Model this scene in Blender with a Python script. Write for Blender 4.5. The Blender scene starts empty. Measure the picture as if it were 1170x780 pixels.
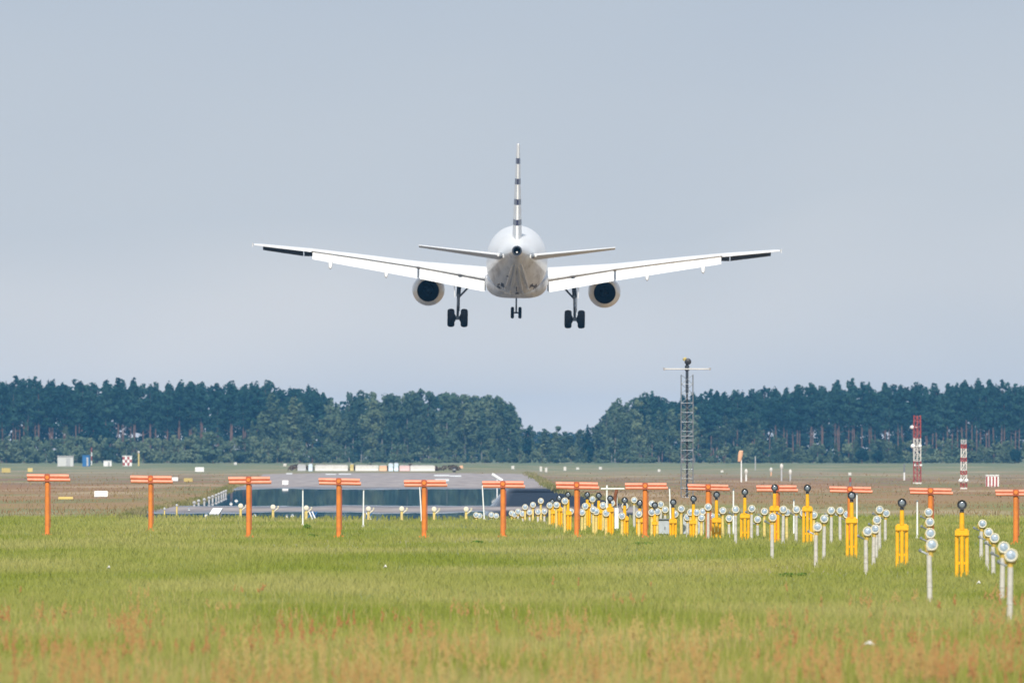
import bpy, math, random
import numpy as np
from mathutils import Vector, Matrix, Euler

R = math.radians
scene = bpy.context.scene
col = scene.collection
random.seed(7)
rng = np.random.default_rng(11)

# ------------------------------------------------------------------ camera
F = 13000.0            # focal length in photo pixels (1170 wide) = 400 mm lens
HY = 517.0             # picture row of the horizon
EYE = 2.59             # eye height, metres
K = F * EYE
cam_d = bpy.data.cameras.new("camera")
cam = bpy.data.objects.new("camera", cam_d)
col.objects.link(cam)
cam_d.lens = 400.0
cam_d.sensor_width = 36.0
cam_d.clip_start = 1.0
cam_d.clip_end = 20000.0
cam.location = (0, 0, EYE)
cam.rotation_euler = (R(90) + math.atan((HY - 390) / F), 0, 0)
cam_d.dof.use_dof = True
cam_d.dof.focus_distance = 390.0
cam_d.dof.aperture_fstop = 6.3
scene.camera = cam

# ------------------------------------------------------------------ sky, sun, exposure
SUN_EL, SUN_AZ = 43.0, 183.5       # azimuth clockwise from +Y: behind the camera, a little to its left
world = bpy.data.worlds.new("World")
scene.world = world
world.use_nodes = True
nt = world.node_tree
nt.nodes.clear()
def wn(t, **kw):
    n = nt.nodes.new(t)
    for k, v in kw.items():
        setattr(n, k, v)
    return n
out = wn('ShaderNodeOutputWorld')
bg = wn('ShaderNodeBackground')
sky = wn('ShaderNodeTexSky', sky_type='NISHITA', sun_disc=False)
sky.sun_elevation = R(SUN_EL)
sky.sun_rotation = R(SUN_AZ)
bg2 = wn('ShaderNodeBackground')
bg.inputs['Strength'].default_value = 0.1
nt.links.new(sky.outputs[0], bg.inputs[0])
tc = wn('ShaderNodeTexCoord')
sep = wn('ShaderNodeSeparateXYZ')
nt.links.new(tc.outputs['Generated'], sep.inputs[0])
grad = wn('ShaderNodeMapRange')
grad.inputs['From Min'].default_value = -0.001
grad.inputs['From Max'].default_value = 0.045
nt.links.new(sep.outputs['Z'], grad.inputs['Value'])
ramp = wn('ShaderNodeValToRGB')
ramp.color_ramp.elements[0].color = (0.93, 0.895, 0.87, 1)
ramp.color_ramp.elements[1].color = (0.48, 0.550, 0.662, 1)
e = ramp.color_ramp.elements.new(0.45)
e.color = (0.585, 0.635, 0.705, 1)
mp = wn('ShaderNodeMapping')
mp.inputs['Scale'].default_value = (1.0, 1.0, 2.4)
nt.links.new(tc.outputs['Generated'], mp.inputs['Vector'])
no = wn('ShaderNodeTexNoise')
no.inputs['Scale'].default_value = 13.0
no.inputs['Detail'].default_value = 2.5
no.inputs['Roughness'].default_value = 0.45
nt.links.new(mp.outputs[0], no.inputs['Vector'])
mr = wn('ShaderNodeMapRange')
mr.inputs['From Min'].default_value = 0.3
mr.inputs['From Max'].default_value = 0.7
mr.inputs['To Min'].default_value = -0.17
mr.inputs['To Max'].default_value = 0.17
nt.links.new(no.outputs['Fac'], mr.inputs['Value'])
ad = wn('ShaderNodeMath', operation='ADD')
nt.links.new(grad.outputs[0], ad.inputs[0])
nt.links.new(mr.outputs[0], ad.inputs[1])
nt.links.new(ad.outputs[0], ramp.inputs[0])
nt.links.new(ramp.outputs[0], bg2.inputs[0])
bg2.inputs['Strength'].default_value = 1.0
mixw = wn('ShaderNodeMixShader')
mixw.inputs[0].default_value = 0.9
nt.links.new(bg.outputs[0], mixw.inputs[1])
nt.links.new(bg2.outputs[0], mixw.inputs[2])
nt.links.new(mixw.outputs[0], out.inputs['Surface'])

sun_d = bpy.data.lights.new("sun", 'SUN')
sun = bpy.data.objects.new("sun", sun_d)
col.objects.link(sun)
sun_d.energy = 4.9
sun_d.angle = R(2.0)
sun_d.color = (1.0, 0.95, 0.87)
az = R(SUN_AZ)
sdir = Vector((math.sin(az) * math.cos(R(SUN_EL)), math.cos(az) * math.cos(R(SUN_EL)), math.sin(R(SUN_EL))))
sun.rotation_euler = sdir.to_track_quat('Z', 'Y').to_euler()

vs = scene.view_settings
vs.view_transform = 'Standard'
vs.look = 'None'
vs.exposure = 0.0
vs.gamma = 1.0
vs.use_curve_mapping = False

# ------------------------------------------------------------------ helpers
def gd(y):
    """distance of the ground seen on picture row y"""
    return K / (y - HY)
def gp(x, y, z=0.0):
    d = gd(y)
    return Vector(((x - 585.0) * d / F, d, z))
def hz(y, d):
    """height of something seen on row y at distance d"""
    return EYE - (y - HY) * d / F
def ppm(d):
    return F / d

def link(o, parent=None):
    col.objects.link(o)
    if parent is not None:
        o.parent = parent
    return o
def tag(o, label=None, cat=None, group=None, kind=None):
    if label: o['label'] = label
    if cat: o['category'] = cat
    if group: o['group'] = group
    if kind: o['kind'] = kind
    return o
def empty(name, loc=(0, 0, 0), label=None, cat=None, group=None, rz=0.0):
    o = bpy.data.objects.new(name, None)
    o.location = loc
    o.rotation_euler = (0, 0, rz)
    o.empty_display_size = 0.3
    link(o)
    return tag(o, label, cat, group)
def use(name, mesh, parent=None, loc=(0, 0, 0), rot=(0, 0, 0), sc=(1, 1, 1)):
    o = bpy.data.objects.new(name, mesh)
    o.location = loc
    o.rotation_euler = rot
    o.scale = sc
    return link(o, parent)

class MB:
    def __init__(self):
        self.v, self.f, self.m = [], [], []
    def add(self, vs_, fs, mi=0):
        n = len(self.v)
        self.v += [tuple(p) for p in vs_]
        self.f += [tuple(i + n for i in q) for q in fs]
        self.m += [mi] * len(fs)
        return self
    def box(self, c, s, rot=None, taper=1.0, mi=0):
        hx, hy, h = s[0] / 2, s[1] / 2, s[2] / 2
        pts = []
        for z in (-h, h):
            t = taper if z > 0 else 1.0
            for (a, b) in ((-1, -1), (1, -1), (1, 1), (-1, 1)):
                pts.append(Vector((a * hx * t, b * hy * t, z)))
        if rot is not None:
            M = Euler(rot).to_matrix()
            pts = [M @ p for p in pts]
        pts = [p + Vector(c) for p in pts]
        return self.add(pts, [(3, 2, 1, 0), (4, 5, 6, 7), (0, 1, 5, 4), (1, 2, 6, 5), (2, 3, 7, 6), (3, 0, 4, 7)], mi)
    def tube(self, p0, p1, r0, r1=None, n=10, mi=0):
        r1 = r0 if r1 is None else r1
        p0, p1 = Vector(p0), Vector(p1)
        d = (p1 - p0).normalized()
        u = d.orthogonal().normalized()
        w = d.cross(u)
        pts = []
        for p, r in ((p0, r0), (p1, r1)):
            for k in range(n):
                a = 2 * math.pi * k / n
                pts.append(p + (u * math.cos(a) + w * math.sin(a)) * r)
        fs = [(k, (k + 1) % n, n + (k + 1) % n, n + k) for k in range(n)]
        fs += [tuple(range(n - 1, -1, -1)), tuple(range(n, 2 * n))]
        return self.add(pts, fs, mi)
    def path(self, pts, rs, n=8, mi=0):
        for i in range(len(pts) - 1):
            self.tube(pts[i], pts[i + 1], rs[i], rs[i + 1], n, mi)
        return self
    def lathe(self, prof, axis='Z', c=(0, 0, 0), n=24, cap=(True, True), mi=0):
        """prof: list of (t, r) along the axis"""
        pts = []
        for t, r in prof:
            for k in range(n):
                a = 2 * math.pi * k / n
                ca, sa = r * math.cos(a), r * math.sin(a)
                p = (ca, sa, t) if axis == 'Z' else ((ca, t, sa) if axis == 'Y' else (t, ca, sa))
                pts.append((p[0] + c[0], p[1] + c[1], p[2] + c[2]))
        m = len(prof)
        fs = []
        for i in range(m - 1):
            for k in range(n):
                fs.append((i * n + k, i * n + (k + 1) % n, (i + 1) * n + (k + 1) % n, (i + 1) * n + k))
        if cap[0]: fs.append(tuple(range(n - 1, -1, -1)))
        if cap[1]: fs.append(tuple(range((m - 1) * n, m * n)))
        return self.add(pts, fs, mi)
    def loft(self, rings, closed=True, caps=True, mi=0):
        n = len(rings[0])
        pts = [p for r in rings for p in r]
        fs = []
        for i in range(len(rings) - 1):
            for k in range(n if closed else n - 1):
                k2 = (k + 1) % n
                fs.append((i * n + k, i * n + k2, (i + 1) * n + k2, (i + 1) * n + k))
        if caps:
            fs.append(tuple(range(n - 1, -1, -1)))
            fs.append(tuple(range((len(rings) - 1) * n, len(rings) * n)))
        return self.add(pts, fs, mi)
    def mesh(self, name, mats, smooth=True, bevel=None, angle=40):
        me = bpy.data.meshes.new(name)
        me.from_pydata(self.v, [], self.f)
        if not isinstance(mats, (list, tuple)):
            mats = [mats]
        for m in mats:
            me.materials.append(m)
        if len(mats) > 1:
            me.polygons.foreach_set('material_index', self.m)
        me.update()
        import bmesh
        bm = bmesh.new()
        bm.from_mesh(me)
        bmesh.ops.recalc_face_normals(bm, faces=bm.faces)
        if bevel:
            eds = [e for e in bm.edges if len(e.link_faces) == 2 and e.calc_face_angle(0) > R(35)]
            bmesh.ops.bevel(bm, geom=eds, offset=bevel, segments=2, affect='EDGES', clamp_overlap=True)
        for f_ in bm.faces:
            f_.smooth = smooth
        if smooth:
            for e_ in bm.edges:
                if len(e_.link_faces) == 2 and e_.calc_face_angle(0) > R(angle):
                    e_.smooth = False
        bm.to_mesh(me)
        bm.free()
        return me
    def build(self, name, mats, parent=None, smooth=True, bevel=None, angle=40, loc=(0, 0, 0)):
        me = self.mesh(name, mats, smooth, bevel, angle)
        return use(name, me, parent, loc)

def np_mesh(name, verts, faces, mat, nper):
    """numpy mesh of faces that all have nper corners"""
    me = bpy.data.meshes.new(name)
    nv, nf = len(verts), len(faces)
    me.vertices.add(nv)
    me.vertices.foreach_set('co', np.ascontiguousarray(verts, dtype=np.float32).ravel())
    me.loops.add(nf * nper)
    me.loops.foreach_set('vertex_index', np.ascontiguousarray(faces, dtype=np.int32).ravel())
    me.polygons.add(nf)
    me.polygons.foreach_set('loop_start', np.arange(0, nf * nper, nper, dtype=np.int32))
    me.update(calc_edges=True)
    me.materials.append(mat)
    return me

# ------------------------------------------------------------------ materials
def mat_new(name):
    m = bpy.data.materials.new(name)
    m.use_nodes = True
    t = m.node_tree
    return m, t, t.nodes['Principled BSDF']
def N(t, typ, **kw):
    n = t.nodes.new(typ)
    for k, v in kw.items():
        setattr(n, k, v)
    return n
def paint(name, c, rough=0.5, metal=0.0, var=0.12, scale=8.0, dirt=None, dscale=3.0, damt=0.35, stretch=None, spec=0.5):
    m, t, p = mat_new(name)
    p.inputs['Roughness'].default_value = rough
    p.inputs['Metallic'].default_value = metal
    p.inputs['Specular IOR Level'].default_value = spec
    tc_ = N(t, 'ShaderNodeTexCoord')
    vec = tc_.outputs['Object']
    if stretch:
        mpn = N(t, 'ShaderNodeMapping')
        mpn.inputs['Scale'].default_value = stretch
        t.links.new(vec, mpn.inputs['Vector'])
        vec = mpn.outputs[0]
    oi = N(t, 'ShaderNodeObjectInfo')
    n1 = N(t, 'ShaderNodeTexNoise', noise_dimensions='4D')
    n1.inputs['Scale'].default_value = scale
    n1.inputs['Detail'].default_value = 4
    t.links.new(vec, n1.inputs['Vector'])
    t.links.new(oi.outputs['Random'], n1.inputs['W'])
    r1 = N(t, 'ShaderNodeValToRGB')
    r1.color_ramp.elements[0].position = 0.3
    r1.color_ramp.elements[1].position = 0.7
    lo = [max(0, x * (1 - var)) for x in c]
    hi = [min(1, x * (1 + var)) for x in c]
    r1.color_ramp.elements[0].color = (*lo, 1)
    r1.color_ramp.elements[1].color = (*hi, 1)
    t.links.new(n1.outputs['Fac'], r1.inputs[0])
    outc = r1.outputs[0]
    if dirt:
        n2 = N(t, 'ShaderNodeTexNoise', noise_dimensions='4D')
        n2.inputs['Scale'].default_value = dscale
        n2.inputs['Detail'].default_value = 6
        n2.inputs['Roughness'].default_value = 0.65
        t.links.new(vec, n2.inputs['Vector'])
        mul = N(t, 'ShaderNodeMath', operation='MULTIPLY')
        mul.inputs[1].default_value = 37.0
        t.links.new(oi.outputs['Random'], mul.inputs[0])
        t.links.new(mul.outputs[0], n2.inputs['W'])
        r2 = N(t, 'ShaderNodeMapRange')
        r2.inputs['From Min'].default_value = 0.5
        r2.inputs['From Max'].default_value = 0.72
        r2.inputs['To Max'].default_value = damt
        t.links.new(n2.outputs['Fac'], r2.inputs['Value'])
        mx = N(t, 'ShaderNodeMix', data_type='RGBA')
        t.links.new(r2.outputs[0], mx.inputs['Factor'])
        t.links.new(outc, mx.inputs['A'])
        mx.inputs['B'].default_value = (*dirt, 1)
        outc = mx.outputs['Result']
    t.links.new(outc, p.inputs['Base Color'])
    return m

def leafy(name, c1, c2, trans=0.25, scale=0.35, dark=None):
    """leaf or grass material: diffuse + translucent, colour changes in clumps and from plant to plant"""
    m = bpy.data.materials.new(name)
    m.use_nodes = True
    t = m.node_tree
    t.nodes.clear()
    o_ = N(t, 'ShaderNodeOutputMaterial')
    tc_ = N(t, 'ShaderNodeTexCoord')
    oi = N(t, 'ShaderNodeObjectInfo')
    n1 = N(t, 'ShaderNodeTexNoise', noise_dimensions='4D')
    n1.inputs['Scale'].default_value = scale
    n1.inputs['Detail'].default_value = 5
    n1.inputs['Roughness'].default_value = 0.65
    t.links.new(tc_.outputs['Object'], n1.inputs['Vector'])
    mul = N(t, 'ShaderNodeMath', operation='MULTIPLY')
    mul.inputs[1].default_value = 50.0
    t.links.new(oi.outputs['Random'], mul.inputs[0])
    t.links.new(mul.outputs[0], n1.inputs['W'])
    mr_ = N(t, 'ShaderNodeMapRange')
    mr_.inputs['From Min'].default_value = 0.32
    mr_.inputs['From Max'].default_value = 0.68
    t.links.new(n1.outputs['Fac'], mr_.inputs['Value'])
    # plant to plant
    ad_ = N(t, 'ShaderNodeMath', operation='MULTIPLY_ADD')
    ad_.inputs[1].default_value = 0.6
    t.links.new(oi.outputs['Random'], ad_.inputs[0])
    ml2 = N(t, 'ShaderNodeMath', operation='MULTIPLY')
    ml2.inputs[1].default_value = 0.5
    t.links.new(mr_.outputs[0], ml2.inputs[0])
    t.links.new(ml2.outputs[0], ad_.inputs[2])
    mx = N(t, 'ShaderNodeMix', data_type='RGBA')
    t.links.new(ad_.outputs[0], mx.inputs['Factor'])
    mx.inputs['A'].default_value = (*c1, 1)
    mx.inputs['B'].default_value = (*c2, 1)
    df = N(t, 'ShaderNodeBsdfDiffuse')
    tr = N(t, 'ShaderNodeBsdfTranslucent')
    t.links.new(mx.outputs['Result'], df.inputs[0])
    t.links.new(mx.outputs['Result'], tr.inputs[0])
    ms = N(t, 'ShaderNodeMixShader')
    ms.inputs[0].default_value = trans
    t.links.new(df.outputs[0], ms.inputs[1])
    t.links.new(tr.outputs[0], ms.inputs[2])
    t.links.new(ms.outputs[0], o_.inputs['Surface'])
    return m

M = {}
M['orange'] = paint('orange_paint', (0.68, 0.205, 0.03), 0.45, var=0.12, dirt=(0.22, 0.09, 0.05), damt=0.4)
M['salmon'] = paint('salmon_paint', (0.72, 0.25, 0.145), 0.45, var=0.12, dirt=(0.3, 0.1, 0.06), damt=0.35)  # paler, pinker orange than the post paint
M['rust'] = paint('orange_box_paint', (0.45, 0.10, 0.035), 0.55, var=0.2, dirt=(0.12, 0.06, 0.04), damt=0.5)
M['post'] = paint('white_post_paint', (0.54, 0.51, 0.46), 0.55, var=0.1, scale=14, dirt=(0.30, 0.24, 0.17), dscale=9, damt=0.6)
M['ypost'] = paint('pale_yellow_post_paint', (0.68, 0.52, 0.17), 0.5, var=0.15, scale=10, dirt=(0.5, 0.4, 0.25), damt=0.5)
M['ring'] = paint('cream_lamp_housing', (0.66, 0.60, 0.46), 0.45, var=0.1, scale=20)
M['bracket'] = paint('mustard_bracket', (0.52, 0.34, 0.05), 0.5, var=0.15)
M['lens'] = paint('lamp_glass', (0.31, 0.38, 0.46), 0.3, metal=0.0, var=0.35, scale=22)
M['yellow'] = paint('signal_yellow_paint', (0.85, 0.43, 0.006), 0.45, var=0.08, dirt=(0.45, 0.22, 0.02), damt=0.5, dscale=7)
M['black'] = paint('black_housing', (0.022, 0.023, 0.027), 0.5, var=0.3)
M['flashglass'] = paint('flash_lamp_glass', (0.22, 0.25, 0.28), 0.15, metal=0.3)
M['galv'] = paint('galvanised_steel', (0.23, 0.25, 0.27), 0.45, metal=0.4, var=0.15)
M['cabinet'] = paint('silver_cabinet_paint', (0.50, 0.54, 0.58), 0.4, metal=0.2, var=0.08, dirt=(0.35, 0.34, 0.32))
M['white'] = paint('white_paint', (0.8, 0.8, 0.78), 0.5, var=0.05, dirt=(0.5, 0.48, 0.43), damt=0.3)
M['red'] = paint('red_paint', (0.33, 0.06, 0.055), 0.5, var=0.12)
M['blue'] = paint('blue_paint', (0.02, 0.13, 0.33), 0.5, var=0.12)
M['hut'] = paint('grey_hut_panels', (0.55, 0.55, 0.53), 0.6, var=0.08)
M['yel2'] = paint('sign_yellow', (0.48, 0.38, 0.13), 0.5, var=0.12)
M['peach'] = paint('faded_peach_paint', (0.72, 0.42, 0.25), 0.6, var=0.12)
M['pink'] = paint('faded_pink_paint', (0.68, 0.45, 0.43), 0.6, var=0.1)
M['concrete'] = paint('pale_concrete', (0.62, 0.60, 0.55), 0.85, var=0.12, dirt=(0.35, 0.32, 0.28))
M['greyblk'] = paint('grey_concrete', (0.42, 0.42, 0.42), 0.85, var=0.12)
M['paleblue'] = paint('pale_blue_paint', (0.55, 0.65, 0.74), 0.5, var=0.08)
M['brown'] = paint('brown_canvas', (0.20, 0.065, 0.025), 0.8, var=0.2)
# aircraft
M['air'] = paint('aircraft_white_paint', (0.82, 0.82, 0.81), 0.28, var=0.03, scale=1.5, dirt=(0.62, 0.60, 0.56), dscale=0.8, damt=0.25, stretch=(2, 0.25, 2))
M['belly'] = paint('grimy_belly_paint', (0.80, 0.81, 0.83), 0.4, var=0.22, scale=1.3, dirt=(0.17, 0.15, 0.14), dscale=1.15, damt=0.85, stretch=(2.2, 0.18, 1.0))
M['wingw'] = paint('wing_white_paint', (0.80, 0.80, 0.79), 0.35, var=0.05, scale=1.2, dirt=(0.55, 0.54, 0.52), dscale=0.9, damt=0.25, stretch=(1, 0.4, 1))
M['slatback'] = paint('bare_cove_shade', (0.045, 0.047, 0.05), 0.6, var=0.25)  # bare slat cove, with its shadow also put into the dark colour
M['nozzle'] = paint('nozzle_metal', (0.90, 0.89, 0.86), 0.35, metal=0.0, var=0.08, scale=4, dirt=(0.5, 0.44, 0.34), damt=0.4)
M['soot'] = paint('sooty_exhaust_lining', (0.005, 0.005, 0.006), 0.8, var=0.3)
M['gearmetal'] = paint('gear_steel', (0.05, 0.06, 0.075), 0.45, metal=0.3, var=0.2)
M['tyre'] = paint('tyre_rubber', (0.005, 0.005, 0.006), 0.9, var=0.25, spec=0.1)
M['hub'] = paint('wheel_hub', (0.3, 0.3, 0.3), 0.4, metal=0.4)
M['pipe'] = paint('exhaust_pipe_metal', (0.10, 0.09, 0.085), 0.5, metal=0.5, var=0.2)
M['gap'] = paint('gap_shade', (0.03, 0.03, 0.03), 0.8, var=0.2)  # near black, stands for the shade in the flap gaps
M['trunk'] = paint('pine_bark', (0.15, 0.085, 0.06), 0.9, var=0.35, scale=1.2)
M['birch'] = paint('birch_bark', (0.20, 0.19, 0.175), 0.85, var=0.3, scale=1.5)
M['needles'] = leafy('pine_needles', (0.009, 0.040, 0.034), (0.044, 0.098, 0.066), 0.18)
M['leaf'] = leafy('deciduous_leaves', (0.020, 0.060, 0.042), (0.130, 0.180, 0.105), 0.22)
M['leaf2'] = leafy('light_leaves', (0.060, 0.105, 0.060), (0.190, 0.235, 0.130), 0.25)
M['bush'] = leafy('bush_leaves', (0.085, 0.140, 0.085), (0.185, 0.225, 0.130), 0.22)
M['darkleaf'] = leafy('dark_leaves', (0.007, 0.034, 0.030), (0.014, 0.046, 0.038), 0.15)
M['scrub'] = leafy('reddish_scrub', (0.075, 0.06, 0.05), (0.13, 0.085, 0.07), 0.2)
M['farleaf'] = leafy('far_wood_leaves', (0.009, 0.036, 0.032), (0.024, 0.058, 0.046), 0.15, scale=0.05)
def fin_paint():
    m, t, p = mat_new('striped_fin_paint')
    p.inputs['Roughness'].default_value = 0.3
    tc_ = N(t, 'ShaderNodeTexCoord')
    sp = N(t, 'ShaderNodeSeparateXYZ')
    t.links.new(tc_.outputs['Object'], sp.inputs[0])
    # stripes: dark bands 0.34 m tall every 1.30 m up the fin
    a = N(t, 'ShaderNodeMath', operation='SUBTRACT'); a.inputs[1].default_value = 2.64 - 0.03
    t.links.new(sp.outputs['Z'], a.inputs[0])
    b = N(t, 'ShaderNodeMath', operation='FLOORED_MODULO'); b.inputs[1].default_value = 1.305
    t.links.new(a.outputs[0], b.inputs[0])
    c = N(t, 'ShaderNodeMath', operation='LESS_THAN'); c.inputs[1].default_value = 0.37
    t.links.new(b.outputs[0], c.inputs[0])
    g = N(t, 'ShaderNodeMath', operation='GREATER_THAN'); g.inputs[1].default_value = 2.5
    t.links.new(sp.outputs['Z'], g.inputs[0])
    h = N(t, 'ShaderNodeMath', operation='MULTIPLY')
    t.links.new(c.outputs[0], h.inputs[0]); t.links.new(g.outputs[0], h.inputs[1])
    mx = N(t, 'ShaderNodeMix', data_type='RGBA')
    t.links.new(h.outputs[0], mx.inputs['Factor'])
    mx.inputs['A'].default_value = (0.82, 0.82, 0.8, 1)
    mx.inputs['B'].default_value = (0.035, 0.035, 0.075, 1)
    t.links.new(mx.outputs['Result'], p.inputs['Base Color'])
    return m
M['fin'] = fin_paint()

# ------------------------------------------------------------------ ground
def ground_mat():
    m, t, p = mat_new('airfield_ground')
    p.inputs['Roughness'].default_value = 0.95
    p.inputs['Specular IOR Level'].default_value = 0.1
    tc_ = N(t, 'ShaderNodeTexCoord')
    sp = N(t, 'ShaderNodeSeparateXYZ')
    t.links.new(tc_.outputs['Object'], sp.inputs[0])
    def noise(sx, sy, scale, det=4, rough=0.6):
        mpn = N(t, 'ShaderNodeMapping')
        mpn.inputs['Scale'].default_value = (sx, sy, 1)
        t.links.new(tc_.outputs['Object'], mpn.inputs['Vector'])
        n = N(t, 'ShaderNodeTexNoise')
        n.inputs['Scale'].default_value = scale
        n.inputs['Detail'].default_value = det
        n.inputs['Roughness'].default_value = rough
        t.links.new(mpn.outputs[0], n.inputs['Vector'])
        return n.outputs['Fac']
    # log of the distance along the airfield, warped, picks the strip of field
    lg = N(t, 'ShaderNodeMath', operation='LOGARITHM'); lg.inputs[1].default_value = 10.0
    mxm = N(t, 'ShaderNodeMath', operation='MAXIMUM'); mxm.inputs[1].default_value = 10.0
    t.links.new(sp.outputs['Y'], mxm.inputs[0])
    t.links.new(mxm.outputs[0], lg.inputs[0])
    w = N(t, 'ShaderNodeMath', operation='MULTIPLY_ADD'); w.inputs[1].default_value = 0.30
    t.links.new(noise(1.0, 0.03, 0.11, 5), w.inputs[0])
    t.links.new(lg.outputs[0], w.inputs[2])
    mr_ = N(t, 'ShaderNodeMapRange')
    mr_.inputs['From Min'].default_value = 2.0 + 0.15
    mr_.inputs['From Max'].default_value = 3.6 + 0.15
    t.links.new(w.outputs[0], mr_.inputs['Value'])
    rp = N(t, 'ShaderNodeValToRGB')
    def pos(d): return (math.log10(d) - 2.0) / 1.6
    stops = [(110, (0.21, 0.19, 0.075)), (170, (0.20, 0.22, 0.065)), (420, (0.19, 0.23, 0.065)), (500, (0.21, 0.22, 0.08)),
             (600, (0.28, 0.19, 0.10)), (900, (0.27, 0.165, 0.10)), (1080, (0.21, 0.15, 0.105)), (1250, (0.27, 0.205, 0.14)),
             (1550, (0.24, 0.22, 0.15)), (1900, (0.18, 0.20, 0.12)), (3000, (0.12, 0.16, 0.085))]
    el = rp.color_ramp.elements
    el[0].position, el[0].color = pos(stops[0][0]), (*stops[0][1], 1)
    el[1].position, el[1].color = min(1, pos(stops[-1][0])), (*stops[-1][1], 1)
    for d, c in stops[1:-1]:
        e_ = el.new(pos(d)); e_.color = (*c, 1)
    t.links.new(mr_.outputs[0], rp.inputs[0])
    # dry pale streaks and greener streaks across the field
    r2 = N(t, 'ShaderNodeMapRange')
    r2.inputs['From Min'].default_value = 0.52; r2.inputs['From Max'].default_value = 0.62; r2.inputs['To Max'].default_value = 0.7
    t.links.new(noise(0.35, 0.07, 0.16, 6), r2.inputs['Value'])
    m1 = N(t, 'ShaderNodeMix', data_type='RGBA')
    t.links.new(r2.outputs[0], m1.inputs['Factor'])
    t.links.new(rp.outputs[0], m1.inputs['A'])
    m1.inputs['B'].default_value = (0.40, 0.31, 0.20, 1)
    r3 = N(t, 'ShaderNodeMapRange')
    r3.inputs['From Min'].default_value = 0.50; r3.inputs['From Max'].default_value = 0.60; r3.inputs['To Max'].default_value = 0.7
    mp3 = noise(0.30, 0.07, 0.23, 6)
    t.links.new(mp3, r3.inputs['Value'])
    m2 = N(t, 'ShaderNodeMix', data_type='RGBA')
    t.links.new(r3.outputs[0], m2.inputs['Factor'])
    t.links.new(m1.outputs['Result'], m2.inputs['A'])
    m2.inputs['B'].default_value = (0.17, 0.19, 0.085, 1)
    t.links.new(m2.outputs['Result'], p.inputs['Base Color'])
    return m
g = MB()
xs = [-2600, -600, -200, 0, 200, 600, 2600]
ys = [-1500, -100, 100, 500, 1000, 2000, 3500, 6200]
for i in range(len(ys)):
    for x in xs:
        g.v.append((x, ys[i], 0.0))
for i in range(len(ys) - 1):
    for j in range(len(xs) - 1):
        a = i * len(xs) + j
        g.f.append((a, a + 1, a + len(xs) + 1, a + len(xs)))
        g.m.append(0)
tag(g.build('ground', ground_mat(), smooth=False), kind='structure')

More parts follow.
